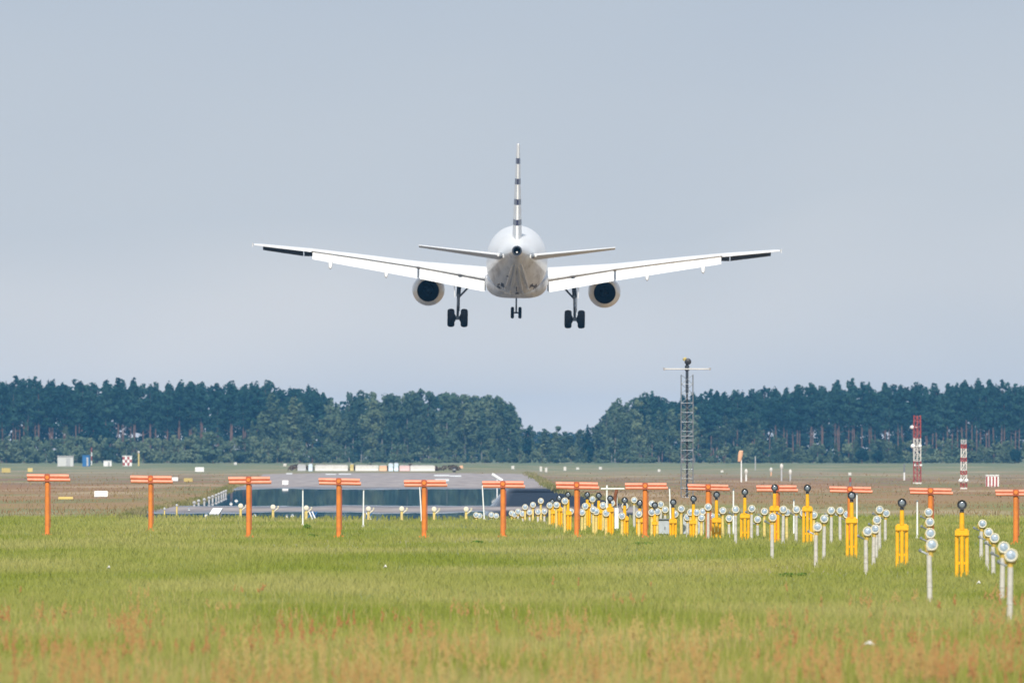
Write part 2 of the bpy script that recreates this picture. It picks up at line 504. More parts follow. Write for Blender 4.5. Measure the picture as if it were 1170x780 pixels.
# paved runway end: dry concrete, smooth dark sheets standing in for a heat mirage, a dry pale strip
def runway_mat():
    m, t, p = mat_new('runway_asphalt')
    tc_ = N(t, 'ShaderNodeTexCoord')
    sp = N(t, 'ShaderNodeSeparateXYZ')
    t.links.new(tc_.outputs['Object'], sp.inputs[0])
    mpn = N(t, 'ShaderNodeMapping'); mpn.inputs['Scale'].default_value = (1, 0.05, 1)
    t.links.new(tc_.outputs['Object'], mpn.inputs['Vector'])
    n = N(t, 'ShaderNodeTexNoise'); n.inputs['Scale'].default_value = 0.22; n.inputs['Detail'].default_value = 5
    t.links.new(mpn.outputs[0], n.inputs['Vector'])
    ma = N(t, 'ShaderNodeMath', operation='MULTIPLY_ADD'); ma.inputs[1].default_value = 90.0
    t.links.new(n.outputs['Fac'], ma.inputs[0]); t.links.new(sp.outputs['Y'], ma.inputs[2])
    mr_ = N(t, 'ShaderNodeMapRange')
    mr_.inputs['From Min'].default_value = 400 + 45; mr_.inputs['From Max'].default_value = 1000 + 45
    t.links.new(ma.outputs[0], mr_.inputs['Value'])
    rp = N(t, 'ShaderNodeValToRGB'); rp.color_ramp.interpolation = 'LINEAR'
    el = rp.color_ramp.elements
    def pos(d): return (d - 400) / 600
    el[0].position = 0; el[0].color = (1, 1, 1, 1)
    el[1].position = 1; el[1].color = (0, 0, 0, 1)
    for d, v in ((488, 1), (512, 0), (530, 0), (558, 1), (805, 1), (868, 0)):
        e_ = el.new(pos(d)); e_.color = (v, v, v, 1)
    t.links.new(mr_.outputs[0], rp.inputs[0])
    n2 = N(t, 'ShaderNodeTexNoise'); n2.inputs['Scale'].default_value = 0.8; n2.inputs['Detail'].default_value = 6
    t.links.new(mpn.outputs[0], n2.inputs['Vector'])
    dry = N(t, 'ShaderNodeValToRGB')
    dry.color_ramp.elements[0].position = 0.3; dry.color_ramp.elements[0].color = (0.26, 0.232, 0.23, 1)
    dry.color_ramp.elements[1].position = 0.7; dry.color_ramp.elements[1].color = (0.37, 0.335, 0.325, 1)
    t.links.new(n2.outputs['Fac'], dry.inputs[0])
    mx = N(t, 'ShaderNodeMix', data_type='RGBA')
    t.links.new(rp.outputs[0], mx.inputs['Factor'])
    t.links.new(dry.outputs[0], mx.inputs['A'])
    mx.inputs['B'].default_value = (0.026, 0.040, 0.062, 1)  # navy paints in the mirage's dark reflection, also where the sheet is rough
    t.links.new(mx.outputs['Result'], p.inputs['Base Color'])
    rr = N(t, 'ShaderNodeMapRange'); rr.inputs['To Min'].default_value = 0.9; rr.inputs['To Max'].default_value = 0.015
    gx = N(t, 'ShaderNodeMath', operation='MULTIPLY_ADD'); gx.inputs[1].default_value = -0.0020
    t.links.new(sp.outputs['Y'], gx.inputs[0]); t.links.new(sp.outputs['X'], gx.inputs[2])
    mirrorx = N(t, 'ShaderNodeMapRange'); mirrorx.inputs['From Min'].default_value = -2.2; mirrorx.inputs['From Max'].default_value = -1.3; mirrorx.inputs['To Min'].default_value = 1.0; mirrorx.inputs['To Max'].default_value = 0.0
    t.links.new(gx.outputs[0], mirrorx.inputs['Value'])
    wm = N(t, 'ShaderNodeMath', operation='MULTIPLY')
    t.links.new(rp.outputs[0], wm.inputs[0]); t.links.new(mirrorx.outputs[0], wm.inputs[1])
    t.links.new(wm.outputs[0], rr.inputs['Value'])
    t.links.new(rr.outputs[0], p.inputs['Roughness'])
    sr = N(t, 'ShaderNodeMapRange'); sr.inputs['To Min'].default_value = 0.05; sr.inputs['To Max'].default_value = 0.5
    t.links.new(wm.outputs[0], sr.inputs['Value'])
    t.links.new(sr.outputs[0], p.inputs['Specular IOR Level'])
    return m
outline = [(140, 594), (148, 587), (165, 583.5), (198, 577.5), (226, 572), (250, 562), (268, 555.5), (287, 550), (299, 541.5),
           (400, 540.2), (500, 540.2), (604, 541.5), (618, 549), (626, 555), (640, 562), (690, 570), (730, 579), (765, 590), (790, 597),
           (700, 597), (600, 593.5), (400, 594), (250, 594)]
rw = MB()
ro_ = random.Random(21)
wob = []
for (xa_, ya_), (xb_, yb_) in zip(outline, outline[1:] + outline[:1]):
    k_ = max(1, int(math.hypot(xb_ - xa_, (yb_ - ya_) * 3) / 9))
    for i in range(k_):
        u = i / k_
        wob.append((xa_ + (xb_ - xa_) * u + ro_.uniform(-2.5, 2.5), ya_ + (yb_ - ya_) * u + ro_.uniform(-0.35, 0.35)))
pts = [gp(x, y, 0.006) for x, y in wob]
rw.add(pts, [tuple(range(len(pts)))])
o = rw.build('runway', runway_mat(), smooth=False)
tag(o, kind='structure')
# ------------------------------------------------------------------ aircraft
S0 = 18.0      # fuselage station of the origin (from the nose)
def P3(x, s, z):
    return Vector((x, S0 - s, z))
AD = 738.0
ac = empty('airliner', ((590.5 - 585) * AD / F, AD, hz(298, AD)),
           'white twin-engined airliner with striped tail fin, landing with flaps and wheels down', 'airplane')
ac.rotation_mode = 'XYZ'
ac.rotation_euler = (R(2.3), R(0.67), 0)

def ring(s, zc, rx, rt, rb, n=40):
    pts = []
    for k in range(n):
        a = 2 * math.pi * k / n
        c_, s_ = math.cos(a), math.sin(a)
        pts.append(P3(rx * c_, s, zc + (rt if s_ > 0 else rb) * s_))
    return pts
SECT = [(0.02, -0.55, 0.05, 0.05, 0.05), (0.3, -0.52, 0.45, 0.42, 0.42), (0.9, -0.42, 0.85, 0.78, 0.82), (1.8, -0.28, 1.22, 1.12, 1.2),
        (3.0, -0.12, 1.58, 1.55, 1.55), (4.5, -0.03, 1.85, 1.93, 1.85), (6.3, 0, 1.975, 2.07, 2.05), (12, 0, 1.975, 2.07, 2.07), (18, 0, 1.975, 2.07, 2.07),
        (23.2, 0, 1.975, 2.07, 2.07), (25.5, 0.05, 1.93, 2.0, 1.98), (27.5, 0.18, 1.80, 1.84, 1.85), (29.5, 0.36, 1.58, 1.60, 1.62), (31.5, 0.56, 1.30, 1.31, 1.33),
        (33.5, 0.76, 0.96, 0.98, 0.99), (35.3, 0.92, 0.66, 0.67, 0.67), (36.6, 1.03, 0.45, 0.45, 0.45), (37.3, 1.08, 0.34, 0.34, 0.34), (37.5, 1.09, 0.31, 0.31, 0.31)]
fb = MB().loft([ring(*q) for q in SECT], caps=False)
fus = fb.build('fuselage', M['air'], ac)
# exhaust of the tail cone
ex = MB()
ex.lathe([(S0 - 37.42, 0.325), (S0 - 37.66, 0.30), (S0 - 37.66, 0.23)], 'Y', (0, 0, 1.09), 24, (False, False))
apu = ex.build('tail_exhaust', M['gearmetal'], fus)
MB().lathe([(S0 - 37.64, 0.235), (S0 - 37.0, 0.20), (S0 - 37.0, 0.01)], 'Y', (0, 0, 1.09), 24, (False, True)).build('exhaust_liner', M['soot'], fus)
MB().lathe([(S0 - 37.38, 0.06), (S0 - 37.5, 0.05), (S0 - 37.62, 0.06), (S0 - 37.66, 0.03)], 'Y', (0.0, 0, 0.99), 12).build('drain_tube', M['white'], fus)
# belly fairing
def bring(s, w, top, bot, p=0.55, n=36):
    pts = []
    for k in range(n):
        a = math.pi + math.pi * k / (n - 1)
        c_, s_ = math.cos(a), math.sin(a)
        pts.append(P3(w * math.copysign(abs(c_) ** p, c_), s, top + (top - bot) * -abs(s_) ** 0.75))
    for k in range(1, 5):
        u = 1 - 2 * k / 5
        pts.append(P3(w * 0.9 * u, s, top + 0.1))
    return pts
bf = MB().loft([bring(9.6, 0.9, -1.75, -2.05), bring(10.8, 1.6, -1.3, -2.2), bring(12.5, 1.98, -1.0, -2.33), bring(16, 2.06, -0.95, -2.4), bring(19.5, 2.06, -0.95, -2.38),
                bring(21.5, 1.95, -1.05, -2.28), bring(23.2, 1.6, -1.35, -2.12), bring(24.6, 0.9, -1.75, -2.02)])
bel = bf.build('belly_fairing', M['belly'], ac)
# underside of the rear fuselage: grimy skin panel hugging the tail, with strakes and drain masts
rp_ = MB()
rows = []
for q in SECT[9:17]:
    s, zc, rx, rt, rb = q
    row = []
    for k in range(17):
        a = math.pi * (1.10 + 0.80 * k / 16)
        row.append(P3((rx + 0.012) * math.cos(a), s, zc + (rb + 0.012) * math.sin(a)))
    rows.append(row)
rp_.loft(rows, closed=False, caps=False)
ven = rp_.build('tail_underside', M['belly'], ac)
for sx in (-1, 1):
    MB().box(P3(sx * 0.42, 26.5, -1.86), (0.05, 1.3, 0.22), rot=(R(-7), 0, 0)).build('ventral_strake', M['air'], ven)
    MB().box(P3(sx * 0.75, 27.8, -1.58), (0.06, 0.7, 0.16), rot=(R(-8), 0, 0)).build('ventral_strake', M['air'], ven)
def under(x, s):
    for a, b in zip(SECT, SECT[1:]):
        if a[0] <= s <= b[0]:
            u = (s - a[0]) / (b[0] - a[0])
            zc, rx, rb = (a[i] * (1 - u) + b[i] * u for i in (1, 2, 4))
            return zc - rb * math.sqrt(max(0.01, 1 - (x / rx) ** 2))
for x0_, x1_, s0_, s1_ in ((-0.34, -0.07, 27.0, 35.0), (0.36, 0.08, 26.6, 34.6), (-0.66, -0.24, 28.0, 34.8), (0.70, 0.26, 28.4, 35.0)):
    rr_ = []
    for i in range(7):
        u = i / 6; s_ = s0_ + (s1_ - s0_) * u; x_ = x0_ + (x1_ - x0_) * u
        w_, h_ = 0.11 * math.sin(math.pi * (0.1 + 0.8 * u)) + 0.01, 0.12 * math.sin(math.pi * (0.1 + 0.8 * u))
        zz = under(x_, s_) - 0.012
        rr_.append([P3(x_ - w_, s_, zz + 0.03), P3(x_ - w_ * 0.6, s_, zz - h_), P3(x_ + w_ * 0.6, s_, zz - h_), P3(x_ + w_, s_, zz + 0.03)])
    MB().loft(rr_).build('pale_strip', M['air'], ven)  # raised white strips fanning along the tail underside
for x_, s0_, s1_ in ((-1.15, 24.6, 26.4), (1.2, 24.8, 26.8), (-1.35, 23.6, 24.4), (1.32, 23.5, 24.5), (-0.9, 27.4, 28.6), (0.95, 27.2, 28.2), (0.05, 25.0, 26.4)):
    rr_ = []
    for i in range(5):
        u = i / 4; s_ = s0_ + (s1_ - s0_) * u; w_ = 0.13 - 0.05 * u
        rr_.append([P3(x_ - w_, s_, under(x_ - w_, s_) + 0.02), P3(x_ - w_, s_, under(x_ - w_, s_) - 0.03), P3(x_ + w_, s_, under(x_ + w_, s_) - 0.03), P3(x_ + w_, s_, under(x_ + w_, s_) + 0.02)])
    MB().loft(rr_).build('vent_panel', M['pipe'], ven)
MB().box(P3(0.0, 28.6, -1.52), (0.06, 0.4, 0.28), rot=(R(-12), 0, 0)).build('drain_mast', M['pipe'], ven)
for sx, s_, z_ in ((-0.55, 31.6, -0.66), (0.5, 31.0, -0.76), (-1.15, 28.0, -1.28), (1.1, 27.4, -1.38)):
    MB().lathe([(-0.05, 0.09), (0.03, 0.08)], 'Z', P3(sx, s_, z_), 10).build('drain_port', M['pipe'], ven)

def naca(c, t, xi0=0.0, xi1u=1.0, xi1l=1.0, m=0.018, n=12):
    def yt(x): return 5 * t * (0.2969 * math.sqrt(x) - 0.126 * x - 0.3516 * x * x + 0.2843 * x ** 3 - 0.1036 * x ** 4)
    def zc(x): return 4 * m * x * (1 - x)
    up, lo = [], []
    for k in range(n + 1):
        u = 0.5 * (1 - math.cos(math.pi * k / n / 1.0)) if True else k / n
        xu, xl = xi0 + (xi1u - xi0) * u, xi0 + (xi1l - xi0) * u
        up.append((xu, zc(xu) + yt(xu)))
        lo.append((xl, zc(xl) - yt(xl)))
    return list(reversed(up)) + lo[1:]          # from rear upper over the nose to rear lower
def wsec(sx, x, sle, c, zte, inc, t, xi1u=1.0, xi1l=1.0):
    out_ = []
    for xi, eta in naca(c, t, 0, xi1u, xi1l):
        out_.append(P3(sx * x, sle + c * xi * math.cos(inc), zte + c * (1 - xi) * math.sin(inc) + c * eta))
    return out_
ST = {1.4: (11.6, 7.2, -1.60, R(4.2), 0.15), 2.0: (11.9, 6.9, -1.47, R(4.0), 0.15), 6.4: (14.15, 4.15, -0.60, R(2.6), 0.12), 10.0: (15.98, 3.27, -0.03, R(2.0), 0.112),
      13.3: (17.67, 2.43, 0.46, R(1.4), 0.108), 16.6: (19.4, 1.6, 0.84, R(0.6), 0.105), 17.0: (19.75, 1.3, 0.89, R(0.5), 0.09)}
def st(x):
    ks = sorted(ST)
    for a, b in zip(ks, ks[1:]):
        if a <= x <= b:
            u = (x - a) / (b - a)
            return tuple(p * (1 - u) + q * u for p, q in zip(ST[a], ST[b]))
def naca_plain(c, t, n=8):
    return naca(c, t, 0, 1, 1, 0.03, n)
def flapsec(sx, x, ch, defl):
    sle, c, zte, inc, t = st(x)
    # nose of the flap tucked under the spoiler lip
    s0 = sle + 0.815 * c
    z0 = zte + 0.185 * c * math.sin(inc) + 0.012 * c - 0.035
    pts = []
    for xi, eta in naca_plain(ch, 0.15):
        a, b = xi * ch - 0.08, eta * ch
        pts.append(P3(sx * x, s0 + a * math.cos(defl) + b * math.sin(defl), z0 - a * math.sin(defl) + b * math.cos(defl) - 0.075))
    return pts
def slatsec(sx, x):
    sle, c, zte, inc, t = st(x)
    zle = zte + c * math.sin(inc)
    ch = 0.21 * min(c, 3.2) if x < 13.5 else 0.32 * c
    dr = R(30) if x < 13.5 else R(33)
    pts = []
    prof = [(1.0, 0.0), (0.7, 0.17), (0.4, 0.25), (0.15, 0.22), (0.0, 0.05), (0.03, -0.12), (0.2, -0.2), (0.33, -0.19), (0.30, -0.10), (0.30, 0.04), (0.5, 0.10), (0.8, 0.03)]
    for xi, eta in prof:
        a, b = (xi - 1.0) * ch, eta * ch
        pts.append(P3(sx * x, sle + 0.03 * c + a * math.cos(dr) + b * math.sin(dr), zle + 0.02 * c + a * math.sin(dr) + b * math.cos(dr) - 0.012 * c))
    return pts
for sx, side in ((-1, 'port'), (1, 'starboard')):
    wing = MB()
    A1, A2 = 0.845, 0.70
    wing.loft([wsec(sx, x, *ST[x], A1, A2) for x in (1.4, 2.0, 6.4, 10.0, 13.3)])
    wing.loft([wsec(sx, x, *st(x), 0.99, 0.99) for x in (13.3, 16.6, 17.0)])
    # wing tip fence
    s_, c_, z_, i_, t_ = ST[17.0]
    tip = [P3(sx * 17.02, s_ + 0.25, z_ + 0.02), P3(sx * 17.06, s_ + 1.0, z_ + 0.42), P3(sx * 17.06, s_ + 1.45, z_ + 0.40), P3(sx * 17.03, s_ + 1.38, z_ + 0.02),
           P3(sx * 17.06, s_ + 1.4, z_ - 0.28), P3(sx * 17.06, s_ + 1.0, z_ - 0.26)]
    w_ob = wing.build('wing', M['wingw'], ac, angle=30)
    fen = MB().add([p + Vector((sx * 0.0, 0, 0)) for p in tip] + [p + Vector((sx * 0.05, 0, 0)) for p in tip],
                   [(0, 1, 2, 3), (0, 3, 4, 5), (9, 8, 7, 6), (11, 10, 9, 6), (0, 6, 7, 1), (1, 7, 8, 2), (2, 8, 9, 3), (3, 9, 10, 4), (4, 10, 11, 5), (5, 11, 6, 0)])
    fen.v = [(p[0], p[1], z_ + (p[2] - z_) * 0.35) for p in fen.v]
    fen.build('wingtip_fence', M['wingw'], w_ob)
    MB().loft([flapsec(sx, 2.08, 1.12, R(36)), flapsec(sx, 6.29, 1.06, R(36))]).build('flap', M['wingw'], w_ob)
    MB().loft([flapsec(sx, 6.47, 1.06, R(36)), flapsec(sx, 10.0, 0.90, R(36)), flapsec(sx, 13.22, 0.72, R(36))]).build('flap', M['wingw'], w_ob)
    for xr in (2.04, 6.38):
        q_ = flapsec(sx, xr, 0.98, R(36))
        MB().loft([[p + Vector((-0.035, 0.02, 0)) for p in q_], [p + Vector((0.035, 0.02, 0)) for p in q_]]).build('flap_gap_shade', M['gap'], w_ob)  # dark filler added so the gaps beside the flaps look shaded
    # slats
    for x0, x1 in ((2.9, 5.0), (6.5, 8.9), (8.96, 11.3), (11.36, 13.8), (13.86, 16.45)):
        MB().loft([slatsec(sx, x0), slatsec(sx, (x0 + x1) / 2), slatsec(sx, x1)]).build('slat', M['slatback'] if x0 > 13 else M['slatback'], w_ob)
    # flap track fairings
    for x in (7.9, 9.0 - 0.55, 12.05):
        if x == 7.9: continue
        sle, c, zte, inc, t = st(x)
        s_a, z_a = sle + 0.55 * c, zte - 0.06
        fa = []
        for u, r in ((0, 0.03), (0.15, 0.13), (0.4, 0.20), (0.65, 0.20), (0.88, 0.16), (0.97, 0.10), (1.0, 0.02)):
            L = 2.1
            cz = z_a - 0.12 - 0.58 * u * u - (0.06 if u > 0.5 else 0)
            fa.append([P3(sx * x + r * 0.75 * math.cos(q), s_a + u * L, cz + r * 1.2 * math.sin(q)) for q in [2 * math.pi * k / 12 for k in range(12)]])
        MB().loft(fa).build('flap_track_fairing', M['wingw'], w_ob)
    # tailplane
    TS = [(0.45, 31.0, 4.2, 0.64, R(-5.0), 0.10), (1.2, 31.6, 3.7, 0.79, R(-5.0), 0.09), (6.22, 34.5, 1.5, 1.33, R(-5.0), 0.09)]
    tp = MB().loft([wsec(sx, x, s, c, z, i, t, 0.72, 0.72) for x, s, c, z, i, t in TS])
    tpo = tp.build('tailplane', M['wingw'], ac)
    el_ = []
    for x, s, c, z, i, t in [(1.25, 31.63, 3.67, 0.794, R(-5.0), 0.09), (6.2, 34.49, 1.51, 1.327, R(-5.0), 0.09)]:
        pts = naca(c, t, 0, 1, 1)
        ring_ = [P3(sx * x, s + c * xi, z + c * (1 - xi) * math.sin(i) + c * eta - (xi - 0.73) * c * 0.03) for xi, eta in pts if xi >= 0.735]
        el_.append(ring_)
    n_ = min(len(r) for r in el_)
    MB().loft([r[:n_] for r in el_]).build('elevator', M['wingw'], tpo)
    # dark fairing seal where the tailplane meets the fuselage
    MB().lathe([(-1.2, 0.05), (-0.6, 0.16), (0.6, 0.16), (1.2, 0.05)], 'Y', P3(sx * 1.02, 33.4, 0.70), 12).build('tailplane_seal', M['galv'], tpo)
    # engine
    ex_, ez, es = sx * 5.75, -2.07, 10.6
    eng = MB()
    eng.lathe([(S0 - es - 0.25, 0.80), (S0 - es - 0.02, 0.86), (S0 - es, 0.92), (S0 - es - 0.15, 0.99), (S0 - es - 0.8, 1.05), (S0 - es - 1.8, 1.06), (S0 - es - 2.8, 1.02), (S0 - es - 3.5, 0.95), (S0 - es - 3.55, 0.86), (S0 - es - 1.2, 0.80)],
              'Y', (ex_, 0, ez), 40, (False, False))
    en = eng.build('engine', M['air'], ac)
    nz = MB()
    nz.lathe([(S0 - es - 3.35, 0.965), (S0 - es - 3.52, 0.958), (S0 - es - 4.1, 0.87), (S0 - es - 4.75, 0.745), (S0 - es - 4.78, 0.715), (S0 - es - 4.3, 0.74), (S0 - es - 3.6, 0.82)],
             'Y', (ex_, 0, ez), 40, (False, False))
    nz.build('exhaust_nozzle', M['nozzle'], en)
    co = MB()
    co.lathe([(S0 - es - 4.6, 0.725), (S0 - es - 3.2, 0.76), (S0 - es - 3.2, 0.30)], 'Y', (ex_, 0, ez), 32, (False, True))
    co.lathe([(S0 - es - 3.2, 0.32), (S0 - es - 3.9, 0.28), (S0 - es - 4.5, 0.10), (S0 - es - 4.6, 0.02)], 'Y', (ex_, 0, ez), 20)
    co.build('exhaust_core', M['soot'], en)
    fn = MB().lathe([(S0 - es - 1.1, 0.84), (S0 - es - 1.12, 0.3), (S0 - es - 0.75, 0.02)], 'Y', (ex_, 0, ez), 24, (False, True))
    fn.build('engine_fan', M['gearmetal'], en)
    py = MB()
    py.add([P3(ex_ - 0.2, es + 0.9, ez + 0.9), P3(ex_ + 0.2, es + 0.9, ez + 0.9), P3(ex_ + 0.18, es + 4.9, ez + 0.74), P3(ex_ - 0.18, es + 4.9, ez + 0.74),
            P3(ex_ - 0.16, es + 1.4, ez + 1.2), P3(ex_ + 0.16, es + 1.4, ez + 1.2), P3(ex_ + 0.12, es + 6.6, ez + 1.42), P3(ex_ - 0.12, es + 6.6, ez + 1.42)],
           [(3, 2, 1, 0), (4, 5, 6, 7), (0, 1, 5, 4), (1, 2, 6, 5), (2, 3, 7, 6), (3, 0, 4, 7)])
    py.build('pylon', M['air'], en, bevel=0.04)
    # main landing gear
    gx, gs, axle = sx * 3.80, 17.75, -3.75
    gm = MB()
    gm.tube(P3(gx - sx * 0.12, gs - 0.2, -1.05), P3(gx - sx * 0.03, gs - 0.05, -2.35), 0.15, 0.135, 14)
    gm.tube(P3(gx - sx * 0.03, gs - 0.05, -2.3), P3(gx, gs, axle), 0.09, 0.085, 14)
    gm.tube(P3(gx, gs, axle + 0.12), P3(gx, gs, axle - 0.12), 0.15, 0.14, 14)
    gr = gm.build('main_landing_gear', M['gearmetal'], ac)
    MB().tube(P3(gx - sx * 0.02, gs, axle), P3(gx + 0.52, gs, axle), 0.075).tube(P3(gx, gs, axle), P3(gx - 0.52, gs, axle), 0.075).build('axle', M['gearmetal'], gr)
    MB().path([P3(gx - sx * 0.06, gs - 0.1, -2.42), P3(gx - sx * 0.5, gs - 0.15, -1.95), P3(gx - sx * 1.05, gs - 0.25, -1.32)], [0.06, 0.065, 0.06]).build('side_brace', M['gearmetal'], gr)
    MB().path([P3(gx, gs + 0.12, -2.5), P3(gx, gs + 0.48, -2.95), P3(gx, gs + 0.14, -3.5)], [0.05, 0.055, 0.05]).build('torque_link', M['gearmetal'], gr)
    MB().box(P3(gx + sx * 0.24, gs - 0.15, -1.75), (0.04, 0.9, 1.35), rot=(0, R(4 * sx), 0)).build('gear_door', M['wingw'], gr, bevel=0.015)
    MB().tube(P3(gx + 0.13, gs + 0.12, -1.3), P3(gx + 0.11, gs + 0.14, -3.3), 0.022, n=6).build('brake_hose', M['black'], gr)
    for wx in (-0.43, 0.43):
        w_ = MB().lathe([(-0.30 if wx > 0 else -0.20, 0.12), (-0.30 if wx > 0 else -0.20, 0.17), (-0.22, 0.30), (-0.235, 0.40), (-0.225, 0.50), (-0.16, 0.57), (-0.05, 0.595), (0.05, 0.595), (0.16, 0.57), (0.225, 0.50), (0.235, 0.40), (0.22, 0.30), (0.30 if wx < 0 else 0.20, 0.17), (0.30 if wx < 0 else 0.20, 0.12)], 'X', P3(gx + wx, gs, axle), 32)
        wo = w_.build('wheel', M['tyre'], gr)
# fin
def fsec(z, sle, c, t):
    out_ = []
    for xi, eta in naca(c, t, 0, 0.90, 0.90, 0.0, 10):
        out_.append(P3(eta * c, sle + xi * c, z))
    return out_
fz = [(1.2, 26.5, 8.6, 0.075), (2.1, 28.4, 6.45, 0.090), (2.5, 28.9, 5.95, 0.094), (5.0, 31.1, 4.0, 0.098), (7.75, 33.5, 2.0, 0.115), (7.83, 33.7, 1.75, 0.08)]
fn_o = MB().loft([fsec(*q) for q in fz]).build('tail_fin', M['fin'], ac, angle=25)
for sx in (-1, 1):
    MB().lathe([(-0.5, 0.02), (-0.2, 0.05), (0.2, 0.05), (0.5, 0.02)], 'Y', P3(sx * 0.62, 27.2, 1.62), 8).build('roof_fairing', M['galv'], fn_o)
# rudder hinge covers
# nose landing gear
nm = MB()
ns, na = 5.07, -3.72
nm.tube(P3(0, ns, -1.7), P3(0, ns, -2.75), 0.095, 0.09, 12).tube(P3(0, ns, -2.7), P3(0, ns, na), 0.055, 0.055, 12)
ng = nm.build('nose_landing_gear', M['gearmetal'], ac)
MB().tube(P3(-0.3, ns, na), P3(0.3, ns, na), 0.055).build('axle', M['gearmetal'], ng)
MB().path([P3(0, ns + 0.08, -2.7), P3(0, ns + 0.3, -3.0), P3(0, ns + 0.07, -3.4)], [0.04, 0.045, 0.04]).build('torque_link', M['gearmetal'], ng)
MB().tube(P3(0, ns + 0.06, -2.55), P3(0, ns + 1.2, -1.9), 0.05).build('drag_brace', M['gearmetal'], ng)
for sx in (-1, 1):
    MB().box(P3(sx * 0.36, ns - 0.1, -2.28), (0.035, 1.0, 0.62), rot=(0, R(6 * sx), 0)).build('gear_door', M['air'], ng, bevel=0.01)
    MB().lathe([(-0.10, 0.2), (-0.11, 0.30), (-0.08, 0.37), (0, 0.39), (0.08, 0.37), (0.11, 0.30), (0.10, 0.2)], 'X', P3(sx * 0.25, ns, na), 24).build('wheel', M['tyre'], ng)

# ------------------------------------------------------------------ localizer antennas
ORD = ['first', 'second', 'third', 'fourth', 'fifth', 'sixth', 'seventh', 'eighth', 'ninth', 'tenth', 'eleventh', 'twelfth', 'thirteenth', 'fourteenth', 'fifteenth', 'sixteenth',
       'seventeenth', 'eighteenth', 'nineteenth', 'twentieth', 'twenty-first', 'twenty-second', 'twenty-third', 'twenty-fourth', 'twenty-fifth']
ANT = [(54, 30.8, 78.8, 541.3, 550.3, 612), (172, 149, 196, 543, 552.3, 607), (284, 261, 308.5, 544.2, 553, 614), (387, 364, 411, 546, 554.2, 614), (484.5, 461.5, 509.5, 548, 556.2, 614.5),
       (574.5, 551, 598.3, 549.2, 557.5, 614), (658.8, 635, 683, 550.3, 559, 613.5), (737, 714, 761.4, 551.3, 559.5, 614), (809, 785.5, 832, 553, 560.5, 616), (887, 864, 910, 554, 562, 617.5),
       (971, 947.5, 995, 555.5, 563.2, 619), (1063, 1039, 1087, 557.3, 565, 621), (1160.5, 1137, 1184, 559, 566.7, 622)]
for i, (x, x0, x1, yt_, yb_, yb) in enumerate(ANT):
    b = gp(x, yb)
    d = b.y
    t = empty('localizer_antenna', b, 'orange T-shaped antenna on a post, %s from left in the long row' % ORD[i], 'antenna', 'orange antennas in a row across the airfield')
    k = d / F
    L, Rr = (x0 - x) * k, (x1 - x) * k
    zt, zb = hz(yt_, d), hz(yb_, d)
    h = zt - zb
    tilt = random.uniform(-0.012, 0.012)
    p = MB().tube((0, 0.0, -0.1), (0, 0, zb + 0.02), 0.075, 0.072, 16)
    p.box((0, 0, 0.04), (0.3, 0.3, 0.06))
    p.build('post', M['orange'], t)
    bx = MB().box((0, -0.015, (zt + zb) / 2), (0.17, 0.20, h * 1.06))
    bxo = bx.build('clamp_box', M['rust'], t, bevel=0.025)
    MB().lathe([(-0.135, 0.05), (-0.115, 0.065), (-0.10, 0.065)], 'Y', (0, 0, (zt + zb) / 2 + 0.01), 14).build('end_cap', M['orange'], bxo)
    r = h * 0.26
    for sgn, xe in ((-1, L), (1, Rr)):
        xi_ = sgn * 0.08
        dz = sgn * tilt
        MB().tube((xi_, -0.02, zt - r * 1.0), (xe, -0.02, zt - r * 1.0 + dz), r, r, 14).build('upper_tube', M['salmon'], t)
        MB().tube((xi_, -0.045, zb + r * 0.98), (xe + 0.012 * sgn + 0.03, -0.045, zb + r * 0.98 + dz), r * 0.9, r * 0.9, 14).build('lower_tube', M['salmon'], t)
    MB().tube((0.09, 0.02, zb - 0.02), (0.09, 0.03, 0.25), 0.012, n=6).build('cable', M['rust'], t)

# ------------------------------------------------------------------ approach lights
head_prof = [(0.10, 0.03), (0.095, 0.055), (0.03, 0.080), (0.0, 0.094), (-0.012, 0.102), (-0.028, 0.102), (-0.034, 0.090), (-0.024, 0.075)]
ME_HEAD = MB().lathe(head_prof, 'Y', (0, 0, 0), 24, (True, False)).mesh('lamp_housing', M['ring'])
ME_LENS = MB().lathe([(-0.020, 0.077), (-0.026, 0.070), (-0.034, 0.048), (-0.038, 0.025), (-0.040, 0.004)], 'Y', (0, 0, 0), 22, (False, True)).mesh('lens', M['lens'])
br = MB().tube((0, 0.01, -0.21), (0, 0.01, -0.12), 0.042, 0.038, 12).box((0, 0.03, -0.125), (0.16, 0.05, 0.035)).box((-0.088, 0.02, -0.07), (0.02, 0.045, 0.12), rot=(0, R(-14), 0)).box((0.088, 0.02, -0.07), (0.02, 0.045, 0.12), rot=(0, R(14), 0))
ME_BRK = br.mesh('bracket', M['bracket'])
ME_POST = {}
for key in ('post', 'ypost'):
    ME_POST[key] = MB().tube((0, 0, 0), (0, 0, 1), 0.047, 0.043, 12).lathe([(0.36, 0.049), (0.372, 0.052), (0.385, 0.049)], 'Z', (0, 0, 0), 12, (True, True)).mesh('post', M[key])
ME_SIDE = MB().tube((-0.05, 0.02, -0.16), (-0.16, 0.0, -0.11), 0.018, 0.018, 8).lathe([(-0.02, 0.015), (0.0, 0.035), (0.02, 0.015)], 'Y', (-0.17, 0, -0.10), 10).mesh('socket', M['galv'])
